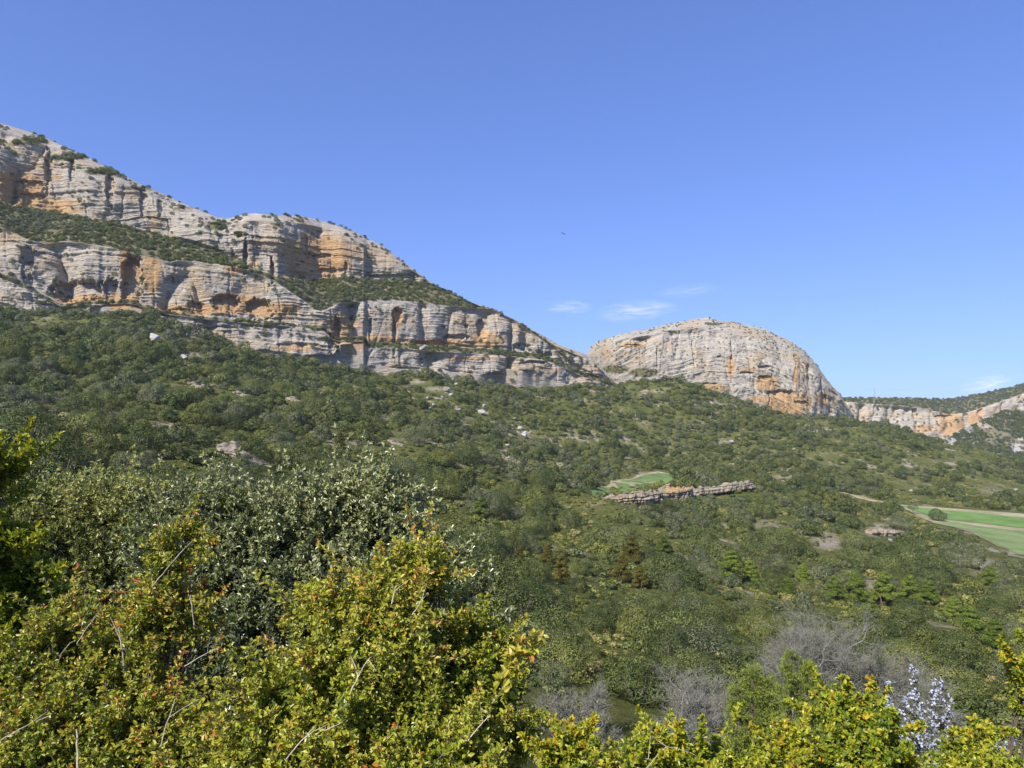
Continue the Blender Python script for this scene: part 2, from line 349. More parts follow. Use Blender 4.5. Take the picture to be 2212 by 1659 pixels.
def build_sheet(px, segs, y0, nrm, rec, rust, seed, tilt=0.0, arch=None, bed_amp=1.5, but=1.0):
    """px: columns; segs: list of (py_top_curve, slope_deg or callable, rows, kind); first segs[0] = base curve.
    returns grid data"""
    ncol = len(px); base = segs[0]
    py = [base(px)]; Y = y0(px); Ys = [Y]; kinds = [0.0]
    z = (H-py[0])/F*Y
    # buried foot
    rows_py = [py[0]+60]; rows_Y = [Y-3.0]; rk = [0.]; soil = [0.]
    rows_py.append(py[0]); rows_Y.append(Y); rk.append(0.); soil.append(.15)
    cpy, cY = py[0], Y
    for topc, slope, n, kind in segs[1:]:
        tp = np.minimum(topc(px), cpy)
        for i in range(1, n+1):
            t = i/n; p = cpy0*(1-t)+tp*t if i > 1 else None
            if i == 1: cpy0 = cpy.copy(); p = cpy0*(1-t)+tp*t
            sl_ = slope(t) if callable(slope) else slope
            ta = math.tan(math.radians(sl_)); q = (H-p)/F
            z = (H-cpy)/F*cY
            nY = (z - ta*cY)/np.where(np.abs(q-ta) < .05, -.05, q-ta)
            nY = np.clip(nY, cY-.02, cY+14)
            cpy, cY = p, nY
            rows_py.append(cpy); rows_Y.append(cY)
            edge = min(1, t/.06, (1-t)/.06) if n > 3 else 1
            rk.append((edge if kind == 'cliff' else .12))
            soil.append({'cliff': 0.0, 'ledge': 1.0, 'round': .15}[kind])
    PY = np.array(rows_py); YY_ = np.array(rows_Y); PX = np.broadcast_to(px, PY.shape)
    X = (PX-CX)/F*YY_; Z = (H-PY)/F*YY_
    K = np.array(rk)[:, None]*np.ones(ncol); SO = np.array(soil)[:, None]*np.ones(ncol)
    s = X*nrm[1]*-1 + YY_*nrm[0]      # horizontal distance along the wall
    s = np.broadcast_to(s[1:2], s.shape)
    a = arch(PX, PY) if arch else 0
    bed = Z + tilt*s + a + 4.5*fbm(s/50, Z/50, 0, 3, seed+3) + .9*vn(s/12, Z/12, 0, seed+4)
    # strata: irregular beds with random protrusion
    def layers(b, th, sd):
        i = np.floor(b/th + .35*vn(b/th*.5, 0, 0, sd)); f = b/th - np.floor(b/th)
        return _h(i, np.floor(i*0), np.floor(i*0), sd)*sstep(0, .25, f) + _h(i-1, i*0, i*0, sd)*(1-sstep(0, .25, f))
    mod = .25+.85*np.clip(.5+1.6*fbm(s/26, bed/12, 0, 3, seed+12), 0, 1)
    lay = layers(bed, 7.5, seed)*1.0 + layers(bed+3, 2.8, seed+1)*.75 + layers(bed, 1.25, seed+2)*.42
    butt = (1-np.abs(fbm(s/48, Z/150, 0, 3, seed+20))*2.6)
    gully = -np.clip(butt, 0, 1)**3*7.0 + fbm(s/20, Z/45, 0, 3, seed+21)*5.5
    mid = fbm(s/8, bed/8, 0, 4, seed+30)*2.6
    crk = -np.clip(1-np.abs(fbm(s/14, Z/70, 0, 3, seed+33))*11, 0, 1)*1.3
    bi = np.floor(bed/2.6); bo = _h(bi, bi*0, bi*0, seed+70)*3; bs = 3.0+2.2*np.abs(_h(bi, bi*0+5, bi*0, seed+71))
    blk = _h(np.floor(s/bs+bo), bi, bi*0, seed+72)*.55*sstep(-.1, .3, fbm(s/25, bed/10, 0, 2, seed+73)+.1)
    mid = mid + blk
    calm = 1-.6*ells(PX, PY, CALM)
    disp = K*calm*(bed_amp*.8*lay*mod + but*gully + mid + crk) + (1-K)*(fbm(s/20, Z/20, YY_/20, 3, seed+40)*1.6*SO)
    rc = recess(PX, PY, rec)
    disp = disp - rc*np.clip(K*1.5, 0, 1)
    X2 = X + nrm[0]*disp; Y2 = YY_ + nrm[1]*disp; Z2 = Z + .25*(1-K)*0 + K*.15*fbm(s/5, Z/5, 0, 2, seed+50)
    ru = ells(PX, PY, rust) + .05*rc + .22*sstep(1.0, 3.5, -fbm(s/22, Z/60, 0, 3, seed+21)*4.2)*K
    # back side of the mountain
    bk = []
    for dy, dz in ((2, .4), (8, .6), (30, -4), (120, -40), (320, -160)):
        bk.append((X2[-1]*(1+dy/Y2[-1]), Y2[-1]+dy, Z2[-1]+dz+fbm(s[-1]/12, dy, 0, 3, seed+60)*1.5))
    X2 = np.vstack([X2]+[b_[0][None] for b_ in bk]); Y2 = np.vstack([Y2]+[b_[1][None] for b_ in bk]); Z2 = np.vstack([Z2]+[b_[2][None] for b_ in bk])
    ex = len(bk); pad = lambda A, v: np.vstack([A, np.full((ex, ncol), v)])
    return dict(X=X2, Y=Y2, Z=Z2, bed=np.vstack([bed]+[bed[-1:]]*ex), rust=pad(ru, 0), soil=pad(SO, .5), K=pad(K, 0), PX=np.vstack([PX]+[PX[-1:]]*ex), PY=np.vstack([PY]+[PY[-1:]]*ex), s=np.vstack([s]+[s[-1:]]*ex), nb=ex)
def sheet_obj(name, g, mat):
    V = np.stack([g['X'], g['Y'], g['Z']], -1).reshape(-1, 3)
    return obj(name, raw_mesh(name, V, [grid_faces(*g['X'].shape)], mat, {'bed': g['bed'], 'rust': g['rust']*1.12, 'soil': g['soil']}))

A_ = tab([(-500, 120), (0, 265), (60, 284), (100, 298), (200, 345), (240, 365), (300, 396), (400, 441), (470, 470), (490, 473), (515, 466), (540, 462), (620, 465), (650, 468), (700, 478), (760, 498), (820, 528), (870, 565), (905, 590), (940, 617), (1000, 645), (1060, 668), (1110, 690), (1160, 720), (1200, 742), (1240, 757), (1262, 764), (1340, 830)])
B_ = tab([(-500, 420), (0, 440), (100, 457), (200, 475), (300, 494), (400, 522), (480, 545), (540, 575), (600, 600), (660, 607), (700, 603), (740, 597), (800, 602), (870, 606), (930, 613), (945, 619), (1000, 645), (1400, 900)])
C_ = tab([(-500, 440), (0, 490), (30, 505), (60, 518), (100, 527), (140, 521), (200, 528), (250, 537), (300, 552), (340, 560), (370, 566), (385, 562), (430, 566), (480, 572), (530, 582), (565, 594), (600, 612), (640, 638), (680, 668), (695, 672), (740, 652), (800, 650), (850, 648), (900, 652), (960, 660), (1010, 664), (1060, 668), (1110, 690), (1400, 900)])
E_ = tab([(-500, 560), (0, 600), (60, 622), (130, 662), (200, 658), (283, 656), (367, 680), (450, 690), (550, 700), (640, 706), (700, 716), (722, 735), (740, 739), (785, 738), (794, 752), (860, 752), (950, 760), (1050, 766), (1100, 770), (1170, 777), (1210, 790), (1262, 815), (1340, 842)])
mn = lambda f, g, d=0: (lambda x: np.minimum(f(x), g(x)-d))
mx = lambda f, g: (lambda x: np.maximum(f(x), g(x)))
skyA = A_
REC_L = [(728, 715, 9, 34, 7), (715, 745, 7, 20, 5), (103, 352, 9, 42, 8), (75, 395, 22, 9, 3.5), (155, 360, 7, 22, 6), (237, 402, 10, 34, 7), (310, 430, 9, 30, 7), (30, 390, 42, 7, 3.5), (346, 440, 7, 20, 5), (60, 420, 40, 6, 4),
         (165, 622, 66, 20, 9), (285, 596, 24, 58, 12), (367, 601, 12, 7, 5), (490, 650, 34, 17, 8), (562, 662, 30, 20, 9), (422, 655, 20, 9, 5), (600, 703, 52, 6, 4), (480, 706, 40, 4, 3), (240, 625, 16, 26, 6), (392, 668, 60, 4, 3), (60, 560, 14, 30, 5), (640, 745, 50, 5, 3),
         (857, 678, 14, 17, 7), (852, 715, 5, 36, 6), (1044, 706, 13, 20, 7), (990, 727, 28, 7, 5), (1130, 747, 20, 9, 5), (935, 740, 50, 6, 4), (1150, 784, 30, 5, 4), (885, 796, 26, 5, 3), (800, 710, 4, 25, 4), (960, 705, 6, 4, 4), (1010, 703, 6, 4, 4),
         (660, 522, 8, 22, 4), (652, 545, 26, 4, 3), (531, 548, 6, 34, 9), (590, 577, 5, 26, 8), (505, 560, 6, 20, 6), (835, 598, 52, 7, 5), (748, 576, 4, 14, 4), (690, 550, 40, 4, 3), (715, 583, 36, 5, 4), (640, 588, 30, 4, 2.5)]
RUST_L = [(25, 400, 75, 40, 1), (60, 440, 120, 20, 1), (140, 455, 60, 10, .7), (120, 378, 14, 14, .6), (683, 550, 85, 52, 1), (670, 600, 75, 14, 1.1), (740, 545, 90, 30, .55), (328, 590, 22, 48, 1), (270, 560, 14, 40, .8), (200, 646, 100, 10, .9), (262, 650, 34, 20, .9),
          (430, 668, 150, 13, 1), (520, 655, 60, 22, .8), (600, 668, 60, 22, .7), (740, 705, 50, 40, .65), (800, 735, 90, 14, .8), (960, 745, 115, 14, .8), (1055, 735, 50, 25, .7), (505, 575, 22, 20, .8), (555, 566, 18, 20, .5), (1010, 774, 120, 6, .6),
          (862, 690, 12, 30, .6), (330, 520, 14, 20, .6), (260, 505, 30, 8, .9), (450, 600, 60, 8, .4), (640, 752, 80, 10, .6), (560, 740, 60, 8, .4), (1180, 800, 60, 12, .35)]
px1 = np.arange(-480, 1338, 1.55)
segsL = [Dc, (mn(E_, Dc), 76, 46, 'cliff'), (lambda x: mn(E_, Dc)(x)-7*sstep(700, 800, x)-4, 40, 8, 'ledge'),
         (lambda x: np.maximum(np.minimum(C_(x), E_(x)-11), skyA(x)), lambda t: 80 if t < .8 else 66, 96, 'cliff'),
         (lambda x: np.maximum(np.minimum(B_(x), C_(x)-3), skyA(x)), 37, 60, 'ledge'),
         (lambda x: skyA(x)+np.minimum(14, np.maximum(0, (B_(x)-skyA(x))*.18)), lambda t: 79 if t < .65 else 70-30*(t-.65)/.35, 130, 'cliff'), (skyA, 32, 12, 'round')]
gL = build_sheet(px1, segsL, YD, np.array([.42, -.907]), REC_L, RUST_L, 101, but=1.3)
# thin grassy strip under the skyline of the first wall
strip = ells(gL['PX'], gL['PY'], [(60, 305, 60, 9, .9), (150, 338, 60, 9, 1), (230, 372, 60, 8, 1), (300, 408, 60, 7, .7), (395, 450, 50, 6, .6), (470, 490, 22, 12, 1), (520, 505, 18, 10, .9)])
gL['soil'] = np.maximum(gL['soil'], strip)
mtn = tag(sheet_obj('mountain', gL, M['rock']), 'long stepped limestone mountain with two cliff bands falling from the left', kind='structure')

# dome
A2 = tab([(1200, 800), (1262, 775), (1275, 752), (1290, 739), (1340, 722), (1400, 711), (1450, 699), (1500, 690), (1530, 687), (1560, 694), (1600, 699), (1650, 711), (1700, 734), (1740, 760), (1768, 792), (1785, 820), (1800, 836), (1815, 852), (1825, 870), (1850, 905)])
B2 = tab([(1200, 825), (1262, 806), (1300, 822), (1350, 815), (1400, 822), (1450, 830), (1500, 846), (1560, 857), (1620, 872), (1680, 896), (1740, 902), (1800, 900), (1850, 905)])
def yB2(x): return 700 + 60*np.clip((x-1700)/125, 0, 2)**2 + 90*np.clip((1330-x)/70, 0, 2)**1.5
REC_2 = [(1651, 815, 16, 5, 5), (1648, 793, 15, 4, 4), (1684, 850, 28, 8, 5), (1536, 829, 20, 3, 4), (1612, 806, 18, 3, 4), (1555, 770, 5, 3, 4), (1718, 770, 5, 6, 4), (1785, 860, 5, 10, 4), (1350, 750, 14, 4, 3), (1370, 745, 20, 3, 3), (1730, 870, 14, 4, 3), (1500, 760, 3, 30, 3), (1580, 770, 3, 40, 2.5), (1420, 770, 3, 22, 3), (1750, 800, 3, 40, 3)]
RUST_2 = [(1702, 872, 55, 26, 1.1), (1655, 828, 28, 20, 1), (1578, 795, 12, 26, .7), (1720, 805, 9, 60, .6), (1545, 838, 34, 9, .9), (1370, 744, 34, 9, .8), (1310, 762, 18, 24, .5), (1775, 862, 22, 20, .7), (1620, 800, 40, 6, .6), (1640, 862, 30, 8, .8), (1480, 842, 30, 8, .6), (1480, 765, 60, 20, .25)]
px2 = np.arange(1252, 1846, 1.35)
def arch2(PX, PY): return 28*((PX-1560)/260)**2*np.sign(PX*0+1)*1.6 + np.clip(PX-1560, 0, 400)*.05
g2 = build_sheet(px2, [B2, (lambda x: A2(x)+(B2(x)-A2(x))*.12, lambda t: 74 if t < .5 else 74-34*(t-.5)/.5, 150, 'cliff'), (A2, 30, 12, 'round')], yB2, np.array([.05, -.999]), REC_2, RUST_2, 207, arch=arch2, bed_amp=.75, but=.75)
g2['soil'] = np.maximum(g2['soil'], ells(g2['PX'], g2['PY'], [(1330, 798, 40, 12, .8), (1390, 805, 40, 12, .9), (1450, 716, 40, 5, .6), (1540, 700, 25, 4, .8)]))
tag(sheet_obj('rock_dome', g2, M['rock']), 'rounded pale limestone dome with orange stained foot, right of the saddle', kind='structure')

# far ridge and the rocky flank in front of it
A3 = tab([(1700, 858), (1820, 860), (1900, 860), (2000, 862), (2060, 862), (2120, 850), (2180, 838), (2212, 828), (2400, 780), (2700, 740)])
B3 = tab([(1700, 960), (2050, 965), (2212, 965), (2700, 965)])
C3 = tab([(1700, 868), (1830, 868), (1870, 872), (1940, 876), (2000, 884), (2050, 896), (2090, 892), (2150, 872), (2212, 850), (2400, 810), (2700, 770)])
RUST_3 = [(2055, 918, 30, 30, 1.1), (1996, 926, 26, 12, .8), (2105, 905, 20, 22, .8), (1858, 879, 20, 8, .5), (1930, 900, 20, 10, .4), (2150, 890, 30, 20, .4)]
px3 = np.arange(1700, 2700, 2.2)
g3 = build_sheet(px3, [B3, (C3, 74, 60, 'cliff'), (A3, 36, 24, 'ledge')], lambda x: 1500+0*x, np.array([-.15, -.988]), [(1978, 892, 4, 16, 12), (2040, 900, 22, 4, 9), (1890, 882, 3, 12, 9), (2118, 885, 6, 14, 10)], RUST_3, 303, bed_amp=1.2, but=2.6)
tag(sheet_obj('far_ridge', g3, M['rock']), 'distant wooded ridge with a pale and orange cliff beyond the near slope', kind='structure')
A4 = tab([(2000, 975), (2060, 938), (2100, 920), (2150, 897), (2212, 866), (2300, 830), (2700, 760)])
B4 = tab([(2000, 1000), (2700, 1000)])
px4 = np.arange(2010, 2700, 2.2)
g4 = build_sheet(px4, [B4, (A4, 52, 90, 'cliff')], lambda x: 1000+0*x, np.array([-.5, -.866]), [], [(2190, 950, 20, 8, .3)], 404, bed_amp=1.2, but=1.0)
g4['soil'] = np.maximum(g4['soil'], .62*sstep(-.15, .25, fbm(g4['X']/30, g4['Z']/20, 0, 3, 8)))
M['rock_grey'] = rock_mat('grey_rock', pale=(.48, .455, .42), grey=(.25, .24, .225))
tag(sheet_obj('rocky_flank', g4, M['rock_grey']), 'steep grey rocky flank with dark bushes at the right edge below the far ridge', kind='structure')

# ================================================================ FIELDS
def drape(name, poly, mat, lift, label, n=26):
    """a sheet lying on the hillside inside a closed outline of ground points"""
    W_ = hit([p[0] for p in poly], [p[1] for p in poly])[:, :2]
    # densify outline then triangulate by fan rows in world coordinates
    ys = np.linspace(W_[:, 1].min()+.05, W_[:, 1].max()-.05, n); V = []
    for y in ys:
        xs = []
        for i in range(len(W_)):
            a, b_ = W_[i], W_[(i+1) % len(W_)]
            if (a[1]-y)*(b_[1]-y) < 0: xs.append(a[0]+(y-a[1])/(b_[1]-a[1])*(b_[0]-a[0]))
        x0, x1 = min(xs), max(xs)
        x0 += float(vn(y/6, 1, 0, 3))*1.0; x1 += float(vn(y/6, 9, 0, 3))*1.0
        X = np.linspace(x0, x1, 40); V.append(np.stack([X, np.full(40, y), hill_z(X, np.full(40, y))+lift], -1))
    V = np.array(V)
    return tag(obj(name, raw_mesh(name, V.reshape(-1, 3), [grid_faces(n, 40)], mat, {'bare': np.zeros(V.size//3)})), label, kind='structure')
def field_mat(name, a, b_, sc=.25):
    m, N, L = new_mat(name); b = N['Principled BSDF']; b.inputs['Roughness'].default_value = 1; b.inputs['Specular IOR Level'].default_value = .05
    tc = N.new('ShaderNodeTexCoord').outputs['Object']; f = noise(N, L, sc, tc, 8, .75); g = noise(N, L, .06, tc, 4)
    L.new(ramp(N, [(.40, tuple(x*.78 for x in a)), (.5, a), (.6, b_)], math_n(N, L, 'ADD', math_n(N, L, 'MULTIPLY', f, .5), math_n(N, L, 'MULTIPLY', g, .5)), L).outputs[0], b.inputs['Base Color']); return m
M['field'] = field_mat('green_crop', (.12, .185, .06), (.17, .225, .085)); M['field2'] = field_mat('bright_crop', (.135, .225, .06), (.18, .275, .08))
M['field3'] = field_mat('pale_crop', (.17, .225, .085), (.22, .26, .11)); M['margin'] = field_mat('dry_margin', (.30, .26, .15), (.42, .36, .24))
drape('field_margin', [(1266, 1062), (1295, 1052), (1333, 1037), (1385, 1023), (1419, 1018), (1490, 1027), (1440, 1036), (1385, 1047), (1329, 1055), (1290, 1070)], M['margin'], .12, 'dry tan margin along the upper edge of the small curved field')
drape('small_field', [(1264, 1064), (1300, 1055), (1340, 1042), (1388, 1028), (1422, 1022), (1486, 1027), (1450, 1042), (1390, 1056), (1332, 1063), (1288, 1076)], M['field'], .28, 'small curved green field among trees above the layered outcrop')
drape('wide_margin', [(1938, 1090), (1975, 1094), (2053, 1099), (2131, 1104), (2240, 1112), (2500, 1118), (2500, 1190), (2240, 1206), (2185, 1196), (2142, 1172), (2092, 1147), (2040, 1134), (2000, 1124)], M['margin'], .12, 'dry tan strip of grass between and above the two right hand fields')
drape('upper_field', [(1944, 1093), (1975, 1097), (2053, 1104), (2131, 1111), (2212, 1119), (2500, 1126), (2500, 1146), (2212, 1142), (2131, 1133), (2053, 1124), (2000, 1113)], M['field2'], .28, 'bright green upper field at the right behind the round tree')
drape('lower_field', [(2010, 1129), (2053, 1128), (2105, 1136), (2212, 1150), (2500, 1156), (2500, 1188), (2240, 1204), (2185, 1195), (2142, 1170), (2092, 1145)], M['field3'], .28, 'pale green lower field at the right edge below the tan strip')
drape('dirt_track', [(1818, 1064), (1850, 1070), (1890, 1080), (1935, 1089), (1935, 1091), (1885, 1084), (1845, 1074), (1816, 1066)], M['margin'], .2, 'narrow dry dirt track leading down to the upper field')
#@@PART2@@
# ================================================================ TREE MODELS
def crown_acc(seed, nclump, ncard, size, H_=.85, spread=1.0, tlo=.15, thi=.85, flat=.75):
    """unit-radius lumpy crown of leaf-clump faces"""
    rng = np.random.default_rng(seed); acc = Acc()
    C, Rr = [], []
    for i in range(nclump):
        a = rng.uniform(0, 2*np.pi); z = rng.uniform(.05, 1)**.8; r = math.sqrt(max(0, 1-z*z*.9))*rng.uniform(.35, .72)*spread
        C.append([r*math.cos(a), r*math.sin(a), .12+z*H_*rng.uniform(.6, .9)]); Rr.append(rng.uniform(.24, .44))
    C.append([0, 0, .35]); Rr.append(.55)
    C, Rr = np.array(C), np.array(Rr); w = Rr**2/np.sum(Rr**2)
    k = rng.choice(len(C), ncard, p=w); d = norm(rng.normal(size=(ncard, 3))+np.array([0, 0, .25]))
    r = Rr[k]*rng.uniform(.72, 1.06, ncard); p = C[k]+d*r[:, None]*np.array([1, 1, flat])
    p[:, 2] = np.maximum(p[:, 2], .02)
    dist = np.linalg.norm((p[:, None]-C[None])/np.array([1, 1, flat]), axis=2)/Rr[None]; dist[np.arange(ncard), k] = 9
    keep = dist.min(1) > .82; p, d, k = p[keep], d[keep], k[keep]
    nrm = norm(d+rng.normal(size=p.shape)*.2+np.array([0, 0, .12]))
    ct = rng.uniform(-.12, .12, len(C))
    T = np.clip(.5+ct[k]+rng.uniform(-1, 1, len(p))*(thi-tlo)*.5, 0, 1)
    cards(acc, p, nrm, size*rng.uniform(.7, 1.3, len(p)), T, rng)
    return acc
def trunk_acc(seed, h=.5, r=.05):
    rng = np.random.default_rng(seed); acc = Acc()
    for i in range(3):
        a = rng.uniform(0, 6.28); e = np.array([math.cos(a)*.3, math.sin(a)*.3, h])
        t = np.linspace(0, 1, 5)[:, None]; pts = e*t + np.array([math.cos(a), math.sin(a), 0])*.05*np.sin(t*3) + np.array([0, 0, -.12*1.0])*(1-t)
        polytube(acc, pts, r*(1-.6*t[:, 0]), 6)
    return acc
def pine_acc(seed, ncard, size):
    """layered, slightly conical pine crown, unit radius about 1, height about 2.4"""
    rng = np.random.default_rng(seed); acc = Acc(); C, Rr = [], []
    for i in range(46):
        t = rng.uniform(0, 1); a = rng.uniform(0, 6.28); rr = ((1-t)**.7*.72+.05)*rng.uniform(.5, 1)
        C.append([rr*math.cos(a), rr*math.sin(a), .45+t*1.9]); Rr.append(rng.uniform(.26, .40)*(1-.45*t))
    C, Rr = np.array(C), np.array(Rr); k = rng.choice(len(C), ncard, p=Rr**2/np.sum(Rr**2))
    d = norm(rng.normal(size=(ncard, 3))+np.array([0, 0, .35])); p = C[k]+d*(Rr[k]*rng.uniform(.6, 1.1, ncard))[:, None]*np.array([1, 1, .62])
    T = np.clip(.45+.35*d[:, 2]*0+rng.uniform(-.4, .4, ncard), 0, 1)
    cards(acc, p, norm(d+rng.normal(size=p.shape)*.4+np.array([0, 0, .3])), size*rng.uniform(.6, 1.3, ncard), T, rng)
    return acc
near_crowns = [crown_acc(50+i, 24+i*3, 17000, .025, H_=.8+.1*(i % 3), flat=.7+.08*(i % 2)).mesh('oak_crown', M['oak'], False) for i in range(5)]
near_trunk = trunk_acc(3).mesh('oak_trunk', M['bark'])
far_proto = [crown_acc(80+i, 14+i*2, 2600, .062, H_=.8+.1*(i % 3)).mesh('far_crown', M['oak'], False) for i in range(5)]
scrub_proto = [crown_acc(120+i, 7, 420, .13, H_=.6, tlo=.0, thi=1.0).mesh('low_shrub', M['scrub'], False) for i in range(3)]
pine_mesh = [pine_acc(140+i, 11000, .038).mesh('pine_crown', M['pine'], False) for i in range(3)]
def with_mat(me, mat, name):
    c = me.copy(); c.name = name; c.materials.clear(); c.materials.append(mat); return c
near_olive = [with_mat(me, M['oak_olive'], 'olive_crown') for me in near_crowns]
near_grey = [with_mat(me, M['oak_grey'], 'grey_crown') for me in near_crowns]
pine_brown = [with_mat(me, M['pine_brown'], 'brown_pine_crown') for me in pine_mesh]

# ---------------------------------------------------------------- where trees stand
FG = tab([(0, 880), (60, 940), (100, 1000), (300, 1000), (450, 1050), (640, 1050), (700, 1010), (880, 1050), (905, 1150), (960, 1190), (1080, 1340), (1130, 1430), (1200, 1520), (1500, 1500), (1600, 1440), (1700, 1400), (1800, 1470), (1900, 1500), (2212, 1500)])
def pix(X, Y, Z): return X/Y*F+CX, H-Z/Y*F
def scatter(cell, y0, y1, u0, u1, rng):
    pts = []
    ny = int((y1-y0)/cell)
    for i in range(ny):
        y = y0+(i+.5)*cell; xs = np.arange(u0*y, u1*y, cell); pts.append(np.stack([xs, np.full(len(xs), y)], 1))
    p = np.concatenate(pts); return p + rng.uniform(-.48, .48, p.shape)*cell
OUT = [  # rock outcrops: (px, py, width m, height m, depth m, yaw, tilt, name-label)
 (490, 985, 12, 4.6, 5, -.5, .25, 'dark layered rock outcrop among oaks above the foreground bushes at left'),
 (420, 836, 20, 3.0, 5, -.45, .26, 'long low grey rock rib on the left slope, below the white boulders'),
 (520, 855, 16, 2.6, 5, -.45, .26, 'pale ribbed rock slab just right of the long grey rib'),
 (628, 868, 12, 4.0, 5, -.4, .25, 'blunt grey rock nose at the lower end of the rib line'),
 (370, 925, 9, 2.5, 4, -.3, .2, 'smooth grey rock hump left of the dark layered outcrop'),
 (232, 895, 6, 2.4, 3, -.2, .1, 'small grey rock block on the far left slope'),
 (860, 962, 15, 2.2, 4, -.5, .3, 'narrow rock ledge on the ridge line in the middle of the slope'),
 (1010, 968, 14, 3.2, 4, -.5, .26, 'thin rock rib where the ridge line bends down'),
 (1095, 1000, 17, 5.0, 5, -.45, .24, 'dark jagged rock rib with shaded face near the middle of the picture'),
 (1368, 1096, 30, 8.5, 8, .12, -.08, 'pinkish grey broken rock face, left part of the outcrop below the small field'),
 (1462, 1082, 20, 11, 8, .05, -.08, 'orange stained rock face in the middle of the outcrop below the small field'),
 (1550, 1072, 42, 9, 9, .0, -.12, 'long grey layered slab with a dark undercut, right part of the outcrop'),
 (1905, 1158, 22, 5.0, 7, 0, 0, 'low tan rock ledges among bushes below the upper field'),
 (1690, 1040, 9, 1.4, 4, 0, 0, 'thin tan ledge near the end of the dirt track'),
 (1245, 1192, 5, 1.6, 3, -.3, .1, 'small pale rock slab at the foot of the ridge, above the brown pines'),
]
BLD = [(340, 735, 15, 'largest white boulder, tilted slab high on the left slope under the cliff'), (402, 777, 11, 'white block boulder with a shaded right side, below the largest one'), (408, 727, 6, 'small white boulder right of the largest one'), (428, 725, 5, 'small pointed white boulder at the far right of the upper group'), (368, 710, 4, 'tiny pale boulder just above and right of the largest one'),
       (398, 790, 5, 'low pale slab just below the white block boulder'), (938, 878, 7, 'white boulder at the left of the talus group'), (930, 884, 5, 'small white boulder touching the left talus boulder'), (1047, 880, 9, 'large white talus boulder, upper of the central pair'), (1040, 894, 10, 'large grey-white pointed talus boulder, lower of the central pair'), (925, 862, 5, 'flat pale boulder at the head of the talus'), (957, 862, 5, 'small pale boulder right of the talus head'),
       (965, 846, 8, 'long pale boulder under the scree streak'), (975, 855, 6, 'pale slab below the long boulder'), (992, 888, 5, 'small white boulder between the two talus groups'), (1124, 928, 8, 'white slab in the lower talus group'), (1130, 943, 13, 'widest white slab of the lower talus group'), (1106, 922, 4, 'tiny white stone left of the lower talus group'), (1147, 935, 4, 'tiny white stone right of the widest slab'), (1110, 907, 5, 'small pale stone above the lower talus group'), (1124, 838, 6, 'pale boulder close under the cliff in the middle'),
       (1222, 940, 5, 'upright grey stone on the right talus'), (1225, 948, 3, 'tiny stone under the upright grey one'), (1262, 955, 4, 'small whitish stone far right on the talus'), (987, 832, 5, 'pale stone near the top of the talus'), (1163, 918, 3, 'tiny pale stone in the oaks right of the talus'), (1096, 965, 6, 'flat pale stone low on the talus above the ridge'), (917, 748, 11, 'pale boulder perched on the ledge of the middle cliff'), (1578, 958, 6, 'pale rock patch on the right slope below the dome'), (1920, 1172, 8, 'tan boulder below the rock ledges'), (2192, 1060, 5, 'small pale stone on the far right slope'), (1965, 1062, 5, 'whitish stone in the open scrub above the upper field')]
OUTW = hit([o[0] for o in OUT], [o[1] for o in OUT])
def dens(px, py, X, Y):
    d = 1.0 - clear_at(px, py)
    n = fbm(X/26, Y/26, 0, 3, 61)
    openness = sstep(1560, 1900, px)*sstep(1150, 1040, py)*.42 + sstep(2000, 2200, px)*.15 + .18*sstep(500, 900, px)*(1-sstep(1300, 1450, px))*sstep(900, 960, py)*(1-sstep(1180, 1300, py))
    d = d*(1-sstep(.02, .30, n)*.55) - openness*(.55+.9*n)
    d = d*(1-sstep(.02, .3, fieldmask_tight(px, py)))
    for w_, o in zip(OUTW, OUT):
        fr = ((X-w_[0])/(o[2]*.55))**2 + ((Y-w_[1]+2.5)/(o[4]*.5+3.0))**2
        d = np.where(fr < 1, 0, d)
    return d
def inpoly(px, py, poly):
    c = np.zeros(px.shape, bool); n = len(poly)
    for i in range(n):
        (x1, y1), (x2, y2) = poly[i], poly[(i+1) % n]
        c ^= ((y1 > py) != (y2 > py)) & (px < (x2-x1)*(py-y1)/((y2-y1) or 1e-9)+x1)
    return c
F1 = [(1240, 1082), (1290, 1050), (1333, 1034), (1385, 1019), (1419, 1014), (1494, 1024), (1450, 1036), (1388, 1047), (1332, 1055), (1285, 1072)]
F2 = [(1932, 1086), (1975, 1090), (2053, 1095), (2131, 1100), (2240, 1108), (2600, 1114), (2600, 1206), (2240, 1214), (2185, 1204), (2142, 1178), (2092, 1153), (2040, 1139), (1990, 1128)]
TR = [(1820, 1062), (1850, 1068), (1890, 1079), (1940, 1089), (1940, 1092), (1885, 1086), (1845, 1076), (1820, 1068)]
def fieldmask_tight(px, py): return (inpoly(px, py, F1) | inpoly(px, py, F2) | inpoly(px, py, TR)).astype(float)

PX_PINES = [(1212, 1262, 52, 5.6, 'b'), (1182, 1222, 40, 4.6, 'b'), (1342, 1262, 52, 5.0, 'b'), (1366, 1222, 52, 5.2, 'b'), (1382, 1272, 44, 4.4, 'b'), (1432, 1198, 40, 4.2, 'g'), (1036, 1120, 44, 5.2, 'g'), (1122, 1215, 30, 3.5, 'b'),
            (1578, 1262, 70, 5.4, 'y'), (1622, 1262, 50, 4.2, 'y'), (1735, 1262, 44, 4.4, 'y'), (1848, 1300, 60, 5.2, 'y'), (1800, 1292, 46, 4.4, 'g'), (1910, 1306, 70, 5.4, 'y'), (1965, 1304, 60, 5.0, 'y'), (2008, 1306, 50, 4.8, 'g'),
            (1700, 1290, 44, 4.2, 'g'), (2095, 1395, 80, 5.6, 'g'), (2150, 1400, 60, 5.0, 'g'), (2062, 1342, 54, 4.6, 'y'), (2140, 1268, 44, 4, 'y'), (1880, 1345, 50, 4, 'g'), (765, 915, 20, 3.6, 'g'), (735, 972, 30, 4, 'b')]
